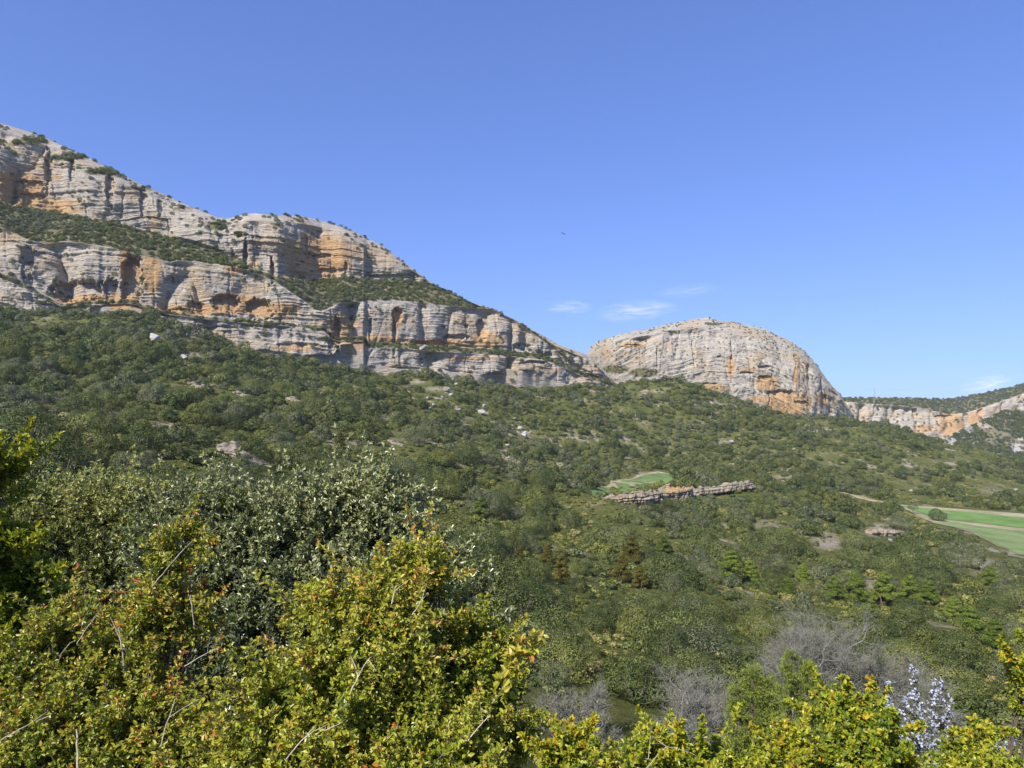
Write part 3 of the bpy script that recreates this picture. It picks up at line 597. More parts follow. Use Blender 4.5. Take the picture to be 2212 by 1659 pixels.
pw = hit([p[0] for p in PX_PINES], [p[1] for p in PX_PINES])
rng = np.random.default_rng(5)
zones = []
for y0, y1, cell in ((13, 34, 3.6), (34, 110, 5.0), (110, 260, 4.6), (260, 480, 4.6), (480, 790, 5.0)):
    p = scatter(cell, y0, y1, -.86, .86, rng)
    zones.append(p)
tp = np.concatenate(zones); tx, ty = tp[:, 0], tp[:, 1]; tz = hill_z(tx, ty)
tpx, tpy = pix(tx, ty, tz)
keep = rng.uniform(0, 1, len(tx)) < dens(tpx, tpy, tx, ty)
keep &= ~((tpx < 1340) & (ty > YD(tpx)-2)) & ~((tpx > 1250) & (tpx < 1850) & (ty > 705)) & (ty < 735+60*(tpx > 1850))
for w_ in pw: keep &= (tx-w_[0])**2+(ty-w_[1])**2 > 5
tx, ty, tz, tpx, tpy = [a[keep] for a in (tx, ty, tz, tpx, tpy)]
tr = np.clip(rng.lognormal(.90, .50, len(tx)), .9, 6.5)*np.interp(ty, [30, 110, 400, 700], [.95, 1.0, 1.0, .95])
big = fbm(tx/30, ty/30, 0, 2, 71); tr = tr*(1+.25*big)
tr = np.where(ty < 75, np.minimum(tr, 3.6), tr); tr = np.where(ty < 34, np.minimum(tr, 1.9), tr)
# the largest visible ones become single trees
def cull(px, base, r, Y):
    top_ = base - r*.95/Y*F; midp = base - r*.5/Y*F
    bad = (clear_at(px, top_) > .5) | (clear_at(px, midp) > .5) | (fieldmask_tight(px, base-r*.6/Y*F) > .5) | (fieldmask_tight(px, top_) > .5)
    for w_, o in zip(OUTW, OUT):
        hp = o[3]/w_[1]*F; wp_ = o[2]*.5/w_[1]*F
        bad |= (Y < w_[1]+1) & (Y > w_[1]-45) & (np.abs(px-o[0]) < wp_*.95+r/Y*F*.5) & (top_ < o[1]-(.25 if 1320 < o[0] < 1600 else .42)*hp) & (base > o[1]-hp)
    for b_ in BLD: bad |= (np.abs(px-b_[0]) < b_[2]*1.0+r/Y*F*.35) & (top_ < b_[1]+b_[2]*.4) & (base > b_[1]-b_[2])
    bad |= (px > 1170) & (px < 2090) & (Y > 27) & (Y < 53) & ((r > 2.6) | (np.sin(px*.37+Y*2.1) > .45))
    bad |= (np.abs(px-2026) < 62) & (base > 1085) & (top_ < 1142)
    bad |= (np.abs(px-1972) < 26) & (base > 1075) & (top_ < 1112)
    for p_, w_ in zip(PX_PINES, pw): bad |= (np.abs(px-p_[0]) < p_[2]*.45+r/Y*F*.35) & (Y < w_[1]+2) & (top_ < p_[1]-p_[2]*.35) & (base > p_[1]-p_[2]*.3)
    return bad
kp_ = ~cull(tpx, tpy, tr, ty); tx, ty, tz, tpx, tpy, tr = [a[kp_] for a in (tx, ty, tz, tpx, tpy, tr)]
top = tpy - tr*1.05/ty*F
vis = (tpx > -30) & (tpx < 2240) & (top+6 < FG(tpx)) & (top > 600) & (tpy < 1720)
score = np.where(vis, tr/ty, 0)
order = np.argsort(-score)[:296]
single = np.zeros(len(tx), bool); single[order] = True
LAND = [(1800, 1400, 'the big grey leafless tree'), (1480, 1500, 'the bottom centre leafless trees'), (1212, 1240, 'the twin brown pines'), (1360, 1240, 'the brown pine trio'), (1600, 1245, 'the lime green pine'),
        (1900, 1290, 'the row of lime pines'), (490, 960, 'the dark layered outcrop'), (1460, 1060, 'the orange stained outcrop'), (1095, 1005, 'the dark jagged rib'), (2025, 1110, 'the lone round field tree'), (1905, 1150, 'the tan rock ledges'),
        (1036, 1110, 'the lone mid slope pine'), (200, 1000, 'the lower left oak bush'), (560, 1050, 'the grey-green oak bush'), (2150, 1380, 'the two right hand green pines'), (830, 1020, 'the tallest foreground oak bush'), (1000, 1250, 'the golden box shrub'), (2120, 1500, 'the far right grey thicket'),
        (1560, 1400, 'the open gap below the pines'), (60, 900, 'the left edge box sprays'), (1300, 1350, 'the open slope centre'), (370, 925, 'the smooth grey hump')]
ORD = ['first', 'second', 'third', 'fourth', 'fifth', 'sixth', 'seventh', 'eighth', 'ninth', 'tenth', '11th', '12th', '13th', '14th', '15th', '16th', '17th', '18th', '19th', '20th', '21st', '22nd', '23rd', '24th', '25th', '26th', '27th', '28th', '29th', '30th', '31st', '32nd', '33rd', '34th', '35th', '36th', '37th', '38th', '39th', '40th']
CTONE = {'d': 'dark green', 'o': 'olive', 'g': 'grey-green'}
recs = []
for i in order:
    cy = tpy[i]-tr[i]*.5/ty[i]*F; t = rng.choice(['d', 'o', 'g'], p=[.62, .16, .22])
    d = [((tpx[i]-a)**2+(cy-b)**2) for a, b, _ in LAND]; l = int(np.argmin(d)); a, b, nm = LAND[l]
    dx, dy = tpx[i]-a, cy-b
    rel = ('left of' if dx < 0 else 'right of') if abs(dx) > abs(dy)*1.2 else ('above' if dy < 0 else 'below')
    recs.append(dict(i=i, t=t, key=(t, rel, l), x=tpx[i], nm=nm, rel=rel))
groups = {}
for r in recs: groups.setdefault(r['key'], []).append(r)
for k, g_ in groups.items():
    g_.sort(key=lambda r: r['x'])
    for j, r in enumerate(g_):
        r['label'] = ('%s holm oak %s %s' % (CTONE[r['t']], r['rel'], r['nm'])) if len(g_) == 1 else ('%s from left of %s holm oaks %s %s' % (ORD[j], CTONE[r['t']], r['rel'], r['nm']))
protos = {}
for kind, lst in (('d', near_crowns), ('o', near_olive), ('g', near_grey)):
    for v in range(5):
        protos[kind, v] = lst[v]
for r in recs:
    i = r['i']; R_ = float(tr[i]); v = int(rng.integers(5))
    e = empty('holm_oak', (float(tx[i]), float(ty[i]), float(tz[i])-.15), float(rng.uniform(0, 6.28)))
    e.scale = (R_, R_*float(rng.uniform(.85, 1.1)), R_*float(rng.uniform(.85, 1.2)))
    tag(e, r['label'], 'tree', 'holm oaks scattered over the nearer slope')
    obj('crown', protos[r['t'], v], e); obj('trunk', near_trunk, e)

# ---------------------------------------------------------------- pines
PL = ['pointed brown-tinged pine, right of the twin brown pines in the centre of the slope', 'smaller brown-tinged pine, upper left of the twin brown pines', 'left hand brown pine of the trio with layered branches', 'upper pine of the brown trio, with a rounded green top', 'darkest lower right pine of the brown trio', 'small green pine upper right of the brown trio', 'lone dark green layered pine on the middle slope, left of centre', 'small dark brownish conifer far left of the twin brown pines',
      'bright lime pine crown above the big dark oak', 'small lime green pine right of the bright lime crown', 'single lime pine midway to the right hand pine row', 'leftmost tall lime pine of the right hand row', 'dull green pine just left of the right hand lime row', 'broad lime pine in the middle of the right hand row', 'second broad lime pine in the right hand row', 'olive pine ending the right hand row', 'low green pine between the lime crown and the right hand row',
      'large rounded green pine low at the right side', 'green pine right beside the large rounded one, near the right edge', 'yellowish pine below the right hand row', 'small yellow-green pine near the right edge, above the others', 'green pine just below the lime row', 'tiny green pine high on the left ridge slope', 'small brown-green bushy pine on the left ridge slope']
for n, ((px_, py_, wd, hh, kd), w_) in enumerate(zip(PX_PINES, pw)):
    rad = wd/2/F*w_[1]*1.1; e = empty('pine_tree', (w_[0], w_[1], w_[2]-.2), n*1.3)
    e.scale = (rad, rad, max(rad*.95, hh/2.9) if kd == 'b' else rad*.8)
    tag(e, PL[n], 'pine tree', 'pines scattered among the oaks')
    me = (pine_brown if kd == 'b' else pine_mesh)[n % 3]
    obj('crown', me, e); t_ = obj('trunk', near_trunk, e); t_.scale = (.9, .9, 2.2)
M['pine_lime'] = leaf_mat('lime_pine_needles', [(0, (.06, .10, .012)), (.5, (.17, .225, .03)), (1, (.30, .34, .07))], .6, .2, .2, .2)
lime = [with_mat(me, M['pine_lime'], 'lime_pine_crown') for me in pine_mesh]
for o in [o for o in COL.objects if o.name.startswith('pine_tree')]:
    k = o.name.split('.'); k = int(k[1]) if len(k) > 1 else 0
    if PX_PINES[k][4] == 'y':
        for c_ in o.children:
            if c_.name.startswith('crown'): c_.data = lime[k % 3]
# lone field trees
def lone(px, py, rad, hs, lab, me, trunk_h):
    w_ = hit([px], [py])[0]; e = empty('field_tree', (w_[0], w_[1], w_[2]-.1)); tag(e, lab, 'tree')
    c_ = obj('crown', me, e); c_.scale = (rad, rad, hs); c_.location = (0, 0, trunk_h)
    t_ = obj('trunk', near_trunk, e); t_.scale = (rad*.5, rad*.5, trunk_h*2+1.0)
lone(2025, 1125, 4.6, 5.2, 'large dense round dark oak standing alone between the two right hand fields', near_crowns[2], .2)
lone(1972, 1110, 3.0, 3.0, 'small round-headed tree with a visible trunk at the left end of the upper field', near_grey[1], 2.4)

# ---------------------------------------------------------------- woodland (uncountable rest) by geometry nodes
def instancer(name, P_, sc, sz, rot, protos_, kind, label, tilt=None):
    me = bpy.data.meshes.new(name); me.vertices.add(len(P_)); me.vertices.foreach_set('co', np.asarray(P_, np.float32).ravel())
    for k_, v_ in (('s', sc), ('sz', sz), ('r', rot)):
        a = me.attributes.new(k_, 'FLOAT', 'POINT'); a.data.foreach_set('value', np.asarray(v_, np.float32))
    a = me.attributes.new('idx', 'INT', 'POINT'); a.data.foreach_set('value', ((np.arange(len(P_))*7919 % len(protos_)) if tilt is None else tilt).astype(np.int32))
    o = obj(name, me)
    pc = bpy.data.collections.new(name+'_models')
    for j, pm in enumerate(protos_):
        po = bpy.data.objects.new('%s_model_%d' % (name, j), pm); pc.objects.link(po)
    ng = bpy.data.node_groups.new(name, 'GeometryNodeTree'); ng.interface.new_socket('Geometry', in_out='INPUT', socket_type='NodeSocketGeometry'); ng.interface.new_socket('Geometry', in_out='OUTPUT', socket_type='NodeSocketGeometry')
    N, L = ng.nodes, ng.links; gi = N.new('NodeGroupInput'); go = N.new('NodeGroupOutput')
    ip = N.new('GeometryNodeInstanceOnPoints'); ci = N.new('GeometryNodeCollectionInfo'); ci.inputs['Collection'].default_value = pc
    ci.inputs['Separate Children'].default_value = True; ci.inputs['Reset Children'].default_value = True; ip.inputs['Pick Instance'].default_value = True
    def na(k_, t='FLOAT'):
        a = N.new('GeometryNodeInputNamedAttribute'); a.data_type = t; a.inputs['Name'].default_value = k_; return a.outputs['Attribute']
    cs = N.new('ShaderNodeCombineXYZ'); s_ = na('s'); L.new(s_, cs.inputs[0]); L.new(s_, cs.inputs[1]); L.new(na('sz'), cs.inputs[2])
    cr = N.new('ShaderNodeCombineXYZ'); L.new(na('r'), cr.inputs[2])
    L.new(gi.outputs[0], ip.inputs['Points']); L.new(ci.outputs[0], ip.inputs['Instance']); L.new(na('idx', 'INT'), ip.inputs['Instance Index'])
    L.new(cs.outputs[0], ip.inputs['Scale']); L.new(cr.outputs[0], ip.inputs['Rotation']); L.new(ip.outputs[0], go.inputs[0])
    md = o.modifiers.new('scatter', 'NODES'); md.node_group = ng
    return tag(o, label, kind=kind)
# trees on the ledges, cliffs and ridges, picked from the rock sheets
WP, WS = [], []
def sheet_trees(g, n, rmin, rmax, rule, seed):
    rg = np.random.default_rng(seed); nr, nc = g['X'].shape; nr -= g['nb']-1
    X, Y, Z = g['X'][:nr], g['Y'][:nr], g['Z'][:nr]
    i = rg.integers(0, nr-1, n); j = rg.integers(0, nc-1, n); a, b_ = rg.uniform(0, 1, n), rg.uniform(0, 1, n)
    p = np.stack([A_[i, j]*(1-a)*(1-b_)+A_[i+1, j]*a*(1-b_)+A_[i, j+1]*(1-a)*b_+A_[i+1, j+1]*a*b_ for A_ in (X, Y, Z)], -1)
    q1 = np.stack([A_[i+1, j]-A_[i, j] for A_ in (X, Y, Z)], -1); q2 = np.stack([A_[i, j+1]-A_[i, j] for A_ in (X, Y, Z)], -1)
    nn = np.cross(q2, q1); area = np.linalg.norm(nn, axis=1); nz = np.abs(nn[:, 2])/np.maximum(area, 1e-9)
    pr = rule(g['soil'][i, j], nz, g['PX'][i, j], g['PY'][i, j], p)*area
    k = rg.uniform(0, 1, n) < pr
    WP.append(p[k]-np.array([0, 0, .4])); WS.append(rg.uniform(rmin, rmax, k.sum()))
def ruleL(soil, nz, px, py, p):
    n = fbm(p[:, 0]/14, p[:, 1]/14, p[:, 2]/14, 3, 88)
    return .30*(soil > .6)*(1-.55*sstep(.0, .35, n)) + .05*(soil <= .6)*sstep(.50, .75, nz)*(n > .05) + .003*(soil <= .6)
sheet_trees(gL, 260000, 1.3, 2.7, ruleL, 1)
def rule2(soil, nz, px, py, p):
    n = fbm(p[:, 0]/12, p[:, 1]/12, p[:, 2]/12, 3, 90)
    return .22*(soil > .5) + .05*sstep(.45, .75, nz)*(n > .0) + .022
sheet_trees(g2, 60000, .6, 1.5, rule2, 2)
sheet_trees(g3, 26000, 2.2, 4.0, lambda s_, nz, px, py, p: .10*(s_ > .6)+.012*(fbm(p[:, 0]/40, p[:, 1]/40, p[:, 2]/30, 3, 4) > .05), 3)
sheet_trees(g4, 40000, 1.6, 3.2, lambda s_, nz, px, py, p: .30*(fbm(p[:, 0]/30, p[:, 1]/30, p[:, 2]/20, 3, 8) > -.02)*.5+.02, 4)
# saddle wood between mountain and dome
sx = rng.uniform(1228, 1292, 260); sy = rng.uniform(0, 1, 260); Ys_ = 690+45*rng.uniform(0, 1, 260)
zz = (H-np.interp(sx, [1225, 1262, 1295], [775, 765, 830])-sy*45)/F*Ys_
WP.append(np.stack([(sx-CX)/F*Ys_, Ys_, zz-2], -1)); WS.append(rng.uniform(1.8, 2.8, 260))
nf = ~single
WP.append(np.stack([tx[nf], ty[nf], tz[nf]-.2], -1)); WS.append(tr[nf]*.98)
wp, ws = np.concatenate(WP), np.concatenate(WS)
far_all = far_proto + [with_mat(me, M['oak_olive'], 'far_olive_crown') for me in far_proto] + [with_mat(me, M['oak_grey'], 'far_grey_crown') for me in far_proto]
pn = fbm(wp[:, 0]/24, wp[:, 1]/24, 0, 3, 97)+rng.normal(size=len(wp))*.16; idx = rng.integers(0, 5, len(wp)) + np.where(pn > .36, 5, np.where(pn < -.24, 10, 0))
instancer('holm_oak_woodland', wp, ws, ws*rng.uniform(.8, 1.15, len(ws)), rng.uniform(0, 6.28, len(ws)), far_all, 'stuff', 'dense dark green holm oak wood covering the far slopes and cliff ledges', idx)
print('trees', len(tx), 'woodland', len(wp))
# saddle terrain behind
# ---------------------------------------------------------------- low scrub
sp_ = np.concatenate([scatter(1.6, 34, 190, -.8, .8, rng), scatter(2.3, 190, 420, -.8, .8, rng), scatter(3.4, 420, 720, -.8, .8, rng)])
sxx, syy = sp_[:, 0], sp_[:, 1]; szz = hill_z(sxx, syy); spx, spy = pix(sxx, syy, szz)
kp = (fieldmask_tight(spx, spy) < .5) & (rng.uniform(0, 1, len(sxx)) < np.clip(.66+1.0*fbm(sxx/14, syy/14, 0, 3, 33), .2, 1)*(1-.75*clear_at(spx, spy)))
kp &= ~((spx < 1340) & (syy > YD(spx)-1))
sxx, syy, szz = sxx[kp], syy[kp], szz[kp]; ss = np.clip(rng.lognormal(-.25, .45, len(sxx)), .4, 2.4)*np.interp(syy, [40, 300, 700], [.9, 1.1, 1.4])
sn = fbm(sxx/18, syy/18, 0, 3, 44)+rng.normal(size=len(sxx))*.2; si = rng.integers(0, 3, len(sxx))+np.where(sn > .12, 3, 0)
scrub_all = scrub_proto + [with_mat(me, M['oak'], 'green_shrub') for me in scrub_proto]
instancer('scrub', np.stack([sxx, syy, szz-.1], -1), ss, ss*rng.uniform(.6, 1.1, len(ss)), rng.uniform(0, 6.28, len(ss)), scrub_all, 'stuff', 'low olive and straw coloured scrub between the oaks', si)

# ================================================================ ROCK OUTCROPS, BOULDERS
def outcrop_mesh(name, w, h, d, seed, mat, tilt=0, rusty=0.0, jag=1.0, undc=1.6):
    """layered ledgy block: a front of stepped beds, a rough top and sides"""
    nu, nv = max(40, int(w*5)), max(26, int(h*9)); u = np.linspace(-1, 1, nu); v = np.linspace(0, 1, nv)
    U, V_ = np.meshgrid(u, v)
    env = (1-np.abs(U)**(3+2*(jag < 1)))*(.72+.28*jag*fbm(U*2.2, seed, 0, 3, seed))
    topn = env*h*(.85+.22*jag*vn(U*w/2.5, 0, 0, seed+1))
    Zf = V_*topn - .9*(1-V_)
    prof = d*.18*V_*V_
    bed = Zf + .25*vn(U*w/3, Zf, 0, seed+5)
    lay = _h(np.floor(bed/.55), bed*0, bed*0, seed+2)*.38 + _h(np.floor(bed/1.3), bed*0, bed*0, seed+3)*.5
    mid = fbm(U*w/4, Zf/4, 0, 4, seed+6)*1.5 + fbm(U*w/1.2, Zf/1.2, 0, 3, seed+7)*.4 - np.clip(1-np.abs(fbm(U*w/5, Zf/8, 0, 2, seed+8))*8, 0, 1)*.8
    und = -undc*np.exp(-((V_-.2)/.16)**2)*(h > 4)*(1-np.abs(U)**4)
    Yf = prof - (lay+mid+und) + d*.9*np.abs(U)**4
    Xf = U*w/2 + tilt*0
    # top going back
    nb = 10; T = np.linspace(0, 1, nb+1)[1:, None]
    Xb = np.repeat(Xf[-1:], nb, 0); Yb = Yf[-1:]+T*d; Zb = topn[-1:] + .35*fbm(Xb/1.5, Yb/1.5, 0, 3, seed+9) - (T**2)*(topn[-1:]+.9)*.9
    X = np.vstack([Xf, Xb]); Y = np.vstack([Yf, Yb]); Z = np.vstack([Zf, Zb]) + tilt*0
    Z = Z + X*(-tilt)
    ru = np.clip(rusty*(.6+.9*fbm(X/3, Z/3, 0, 3, seed+11)), 0, 1.2)
    return raw_mesh(name, np.stack([X, Y, Z], -1).reshape(-1, 3), [grid_faces(*X.shape)], mat, {'rust': ru, 'soil': np.vstack([Zf*0, np.repeat(np.full((1, nu), .5), nb, 0)])}, True)
for n, (o_, w_) in enumerate(zip(OUT, OUTW)):
    ru = {9: .45, 10: 1.05, 11: .15, 12: .4}.get(n, .0)
    sc_ = 1.0
    oo = obj('rock_outcrop', outcrop_mesh('rock_outcrop', o_[2], o_[3], o_[4], 500+n*13, M['rock_near'], o_[6], ru, .6 if n in (9, 10, 11) else 1.0, 4.0 if n == 11 else 1.6), None, (w_[0], w_[1]-1.0, w_[2]-(.2 if n in (9, 10, 11) else .5))); oo.rotation_euler = (0, 0, o_[5])
    tag(oo, o_[7], 'rock outcrop', 'rock outcrops on the wooded slope')
def boulder_mesh(seed):
    rg = np.random.default_rng(seed); nu, nv = 20, 12
    th = np.linspace(0, 2*np.pi, nu, endpoint=False); ph = np.linspace(-.5*np.pi, .5*np.pi, nv); T, P2 = np.meshgrid(th, ph)
    d = np.stack([np.cos(T)*np.cos(P2), np.sin(T)*np.cos(P2), np.sin(P2)], -1)
    pl = norm(rg.normal(size=(11, 3))); off = rg.uniform(.5, .95, 11)
    dots = d@pl.T; r = np.min(np.where(dots > .15, off/np.maximum(dots, .15), 3), -1); r = np.minimum(r, 1.3)
    V = d*r[..., None]*np.array([1, .8, .62]); i = np.arange(nu*nv).reshape(nv, nu); j = np.roll(i, -1, 1)
    f = np.stack([i[:-1], j[:-1], j[1:], i[1:]], -1).reshape(-1, 4)
    return raw_mesh('boulder', V.reshape(-1, 3), [f], M['boulder'], {'rust': np.zeros(nu*nv), 'soil': np.zeros(nu*nv), 'bed': V[..., 2].ravel()}, False)
bm_ = [boulder_mesh(900+i) for i in range(8)]
bw = hit([b_[0] for b_ in BLD], [b_[1] for b_ in BLD])
for n, (b_, w_) in enumerate(zip(BLD, bw)):
    rad = b_[2]/F*w_[1]*.95; z_ = w_[2]
    if n == 27: w_ = P(917, 752, 556.0); rad = 3.2; z_ = w_[2]-.8
    o = obj('boulder', bm_[n % 8], None, (w_[0], w_[1]-1.5, z_+rad*.22+.6)); o.scale = (rad, rad, rad*1.05); o.rotation_euler = (.2*math.sin(n), .25*math.cos(n*2), n*2.1)
    tag(o, b_[3], 'boulder', 'pale boulders fallen from the cliffs')

# ================================================================ LEAFLESS TREES
def bare_tree(name, base, h, spread, seed, label, mat, lean=(0, 0), dens_=1.0, trunks=3, r0=.09):
    rg = np.random.default_rng(seed); tk, tw = Acc(), Acc(); segA, segB, ra, rb = [], [], [], []
    def grow(p, d, L_, r, lv):
        n = 4; q = p.copy()
        for i in range(n):
            d = norm(d + rg.normal(size=3)*.22 + np.array([0, 0, .05])); q2 = q + d*L_/n; a, b_ = r*(1-.5*i/n), r*(1-.5*(i+1)/n)
            if lv <= 1: tubes(tk, q, q2, a, b_*1.02, 6)
            else: segA.append(q); segB.append(q2); ra.append(a); rb.append(b_)
            if lv < 4 and i >= (0 if lv > 0 else 1):
                for _ in range(2 if lv < 3 else (2 if rg.random() < .6*dens_ else 1)):
                    dd = norm(d + rg.normal(size=3)*.75*np.array([1, 1, .7])); grow(q2, dd, L_*rg.uniform(.45, .75), r*.52, lv+1)
            q = q2
    for t in range(trunks):
        a = rg.uniform(0, 6.28); grow(np.array([.12*math.cos(a), .12*math.sin(a), -.3]), norm(np.array([math.cos(a)*spread+lean[0], math.sin(a)*spread+lean[1], 1.0])), h*.5, r0, 0)
    tubes(tw, np.array(segA), np.array(segB), np.maximum(np.array(ra), .0075), np.maximum(np.array(rb), .0055), 3)
    e = empty(name, base); tag(e, label, 'bare tree', 'grey leafless trees below the slope')
    obj('trunk', tk.mesh('trunk', mat), e); obj('twigs', tw.mesh('twigs', M['twig'], False), e); return e
BT = [(1790, 1470, 50, 6.8, .5, 'largest grey leafless tree with pale upright stems, right of the feathery junipers', 3), (1890, 1490, 54, 4.4, .6, 'grey leafless tree leaning right behind the largest one', 3), (1500, 1570, 42, 4.4, .5, 'grey leafless tree with upright pale stems at bottom centre', 3), (1570, 1565, 44, 4.0, .6, 'grey twiggy tree leaning right beside the upright one at bottom centre', 3), (1250, 1560, 44, 3.6, .8, 'low spreading grey leafless bush just right of the green box plumes', 3), (1985, 1520, 44, 3.0, .8, 'pale sweeping leafless bush behind the lilac flowers', 2), (1720, 1460, 48, 4.6, .5, 'slim grey leafless sapling left of the largest tree', 3),
      (1180, 1580, 40, 3.0, .9, 'dark twiggy bush half hidden behind the green box plumes', 3), (2060, 1540, 46, 3.4, .8, 'rightmost grey leafless bush, beside the corner box shrub', 3)]
for n, (px_, py_, Y_, hh, spd, lab, tk_) in enumerate(BT):
    x_ = (px_-CX)/F*Y_; z_ = float(hill_z(x_, Y_)); top_ = (H-py_)/F*Y_ + hh*.9
    bare_tree('leafless_tree', (x_, Y_, z_), (max(hh, (top_-z_)))*(.95 if n < 7 else .62), spd, 700+n, lab, M['bark_grey'], trunks=tk_, r0=.10)
# ================================================================ FOREGROUND SHRUBS
def mkleaf(name, stops, rough, spec, tr): return leaf_mat(name, stops, rough, spec, tr)
M['box'] = mkleaf('box_leaf', [(0, (.045, .09, .010)), (.3, (.17, .22, .018)), (.55, (.36, .38, .035)), (.75, (.46, .44, .06)), (.94, (.50, .40, .06)), (1, (.50, .20, .04))], .38, .5, .3)
M['box_rust'] = mkleaf('rusty_box_leaf', [(0, (.045, .09, .012)), (.4, (.20, .25, .025)), (.65, (.38, .38, .04)), (.86, (.46, .40, .06)), (.97, (.46, .27, .05)), (1, (.5, .15, .04))], .38, .5, .25)
M['box_gold'] = mkleaf('golden_box_leaf', [(0, (.05, .10, .012)), (.35, (.17, .23, .02)), (.6, (.35, .38, .03)), (.85, (.54, .50, .04)), (1, (.60, .34, .03))], .42, .45, .32)
M['oakleaf'] = mkleaf('holm_oak_leaf', [(0, (.05, .075, .025)), (.4, (.17, .20, .075)), (.7, (.32, .34, .14)), (1, (.50, .51, .26))], .34, .6, .15)
M['oakleaf2'] = mkleaf('yellowing_oak_leaf', [(0, (.05, .07, .014)), (.4, (.17, .20, .045)), (.7, (.33, .34, .09)), (1, (.50, .47, .16))], .38, .5, .2)
M['juniper'] = mkleaf('juniper_needle', [(0, (.08, .13, .015)), (.5, (.24, .31, .045)), (1, (.44, .48, .12))], .6, .2, .25)
M['rosemary'] = mkleaf('rosemary_leaf', [(0, (.05, .07, .04)), (1, (.18, .20, .13))], .6, .2, .1)
M['petal'] = mkleaf('lilac_petal', [(0, (.46, .48, .66)), (1, (.74, .75, .86))], .6, .2, .35)
def plumes(acc, st, P0, D, L, rng, nside=16, nj=4, side=.06, ang=50, ll=.02, lw=.010, tb=.5, tvar=.22, tipboost=.2, splay=.8, up=.15, r=.0016, droop=0.0):
    """leafy shoots: an axis, side twigs winding round it, pairs of leaves along each"""
    n = len(P0); D = norm(D); L = np.broadcast_to(L, n)
    bend = rng.normal(size=(n, 3))*.12; bend[:, 2] += .10-droop
    t = (np.arange(nside)+.4)/nside
    A = P0[:, None]+(D*L[:, None])[:, None]*t[None, :, None]+(bend*L[:, None])[:, None]*(t**2)[None, :, None]
    if st is not None:
        tt = np.linspace(0, 1, 4)
        Q_ = P0[:, None]+(D*L[:, None])[:, None]*tt[None, :, None]+(bend*L[:, None])[:, None]*(tt**2)[None, :, None]
        for i in range(3): tubes(st, Q_[:, i], Q_[:, i+1], r*(1-.25*i), r*(.75-.25*i)+.0003, 3, .6)
    u = norm(np.cross(D, np.array([[.31, .2, .93]])+rng.normal(size=(n, 3))*.1)); v = np.cross(D, u)
    az = (np.arange(nside)*2.4)[None]+rng.uniform(0, 6.28, (n, 1))+rng.normal(size=(n, nside))*.3
    rad = u[:, None]*np.cos(az)[..., None]+v[:, None]*np.sin(az)[..., None]
    ca, sa = math.cos(math.radians(ang)), math.sin(math.radians(ang))
    SD = norm(D[:, None]*ca+rad*sa+np.array([0, 0, up])+rng.normal(size=rad.shape)*.12)
    slen = side*(1-.72*t)[None]*rng.uniform(.6, 1.25, (n, nside))
    if st is not None:
        tubes(st, A.reshape(-1, 3), (A+SD*slen[..., None]).reshape(-1, 3), r*.5, r*.35, 3, .6)
    jj = (np.arange(nj)+1)/nj
    B = A[:, :, None]+(SD*slen[..., None])[:, :, None]*jj[None, None, :, None]        # n,ns,nj,3
    side_n = norm(np.cross(SD, rad)); s2 = np.cross(SD, side_n)
    Pb, Dd, Nn, Tt, Ls = [], [], [], [], []
    tbase = (tb if np.ndim(tb) else np.full(n, tb))[:, None, None]+rng.uniform(-.10, .10, (n, nside))[:, :, None]+tipboost*(t[None, :, None]-.5)
    for sg in (-1, 1):
        alt = np.where((np.arange(nj) % 2)[None, None, :, None] == 0, side_n[:, :, None], s2[:, :, None])
        d = SD[:, :, None]*(.75-0*splay)+alt*sg*splay+rng.normal(size=B.shape)*.28+np.array([0, 0, .12])
        Pb.append(B.reshape(-1, 3)); Dd.append(d.reshape(-1, 3))
        Nn.append((SD[:, :, None]*.5+np.array([0, 0, .5])+rng.normal(size=B.shape)*.45-alt*sg*.3).reshape(-1, 3))
        T_ = np.clip(tbase+rng.normal(size=B.shape[:3])*tvar*.6, 0, 1); Tt.append(T_.ravel())
        Ls.append((ll*rng.uniform(.6, 1.15, B.shape[:3])).ravel())
    Pb, Dd, Nn, Tt, Ls = [np.concatenate(a) for a in (Pb, Dd, Nn, Tt, Ls)]
    leaves(acc, Pb, Dd, norm(Nn), Ls, Ls*lw/ll, Tt)
def stem(acc, a, b_, r0, r1, rng, wob=.06, n=9):
    t = np.linspace(0, 1, n)[:, None]; a, b_ = np.asarray(a, float), np.asarray(b_, float); L_ = np.linalg.norm(b_-a)
    w_ = np.cumsum(rng.normal(size=(n, 3)), 0)*wob*L_/n; w_ = w_-w_[-1]*t
    pts = a+(b_-a)*t+w_+np.array([0, 0, .03*L_])*np.sin(t*math.pi)
    polytube(acc, pts, r0*(1-t[:, 0])+r1*t[:, 0], 6, .6); return pts
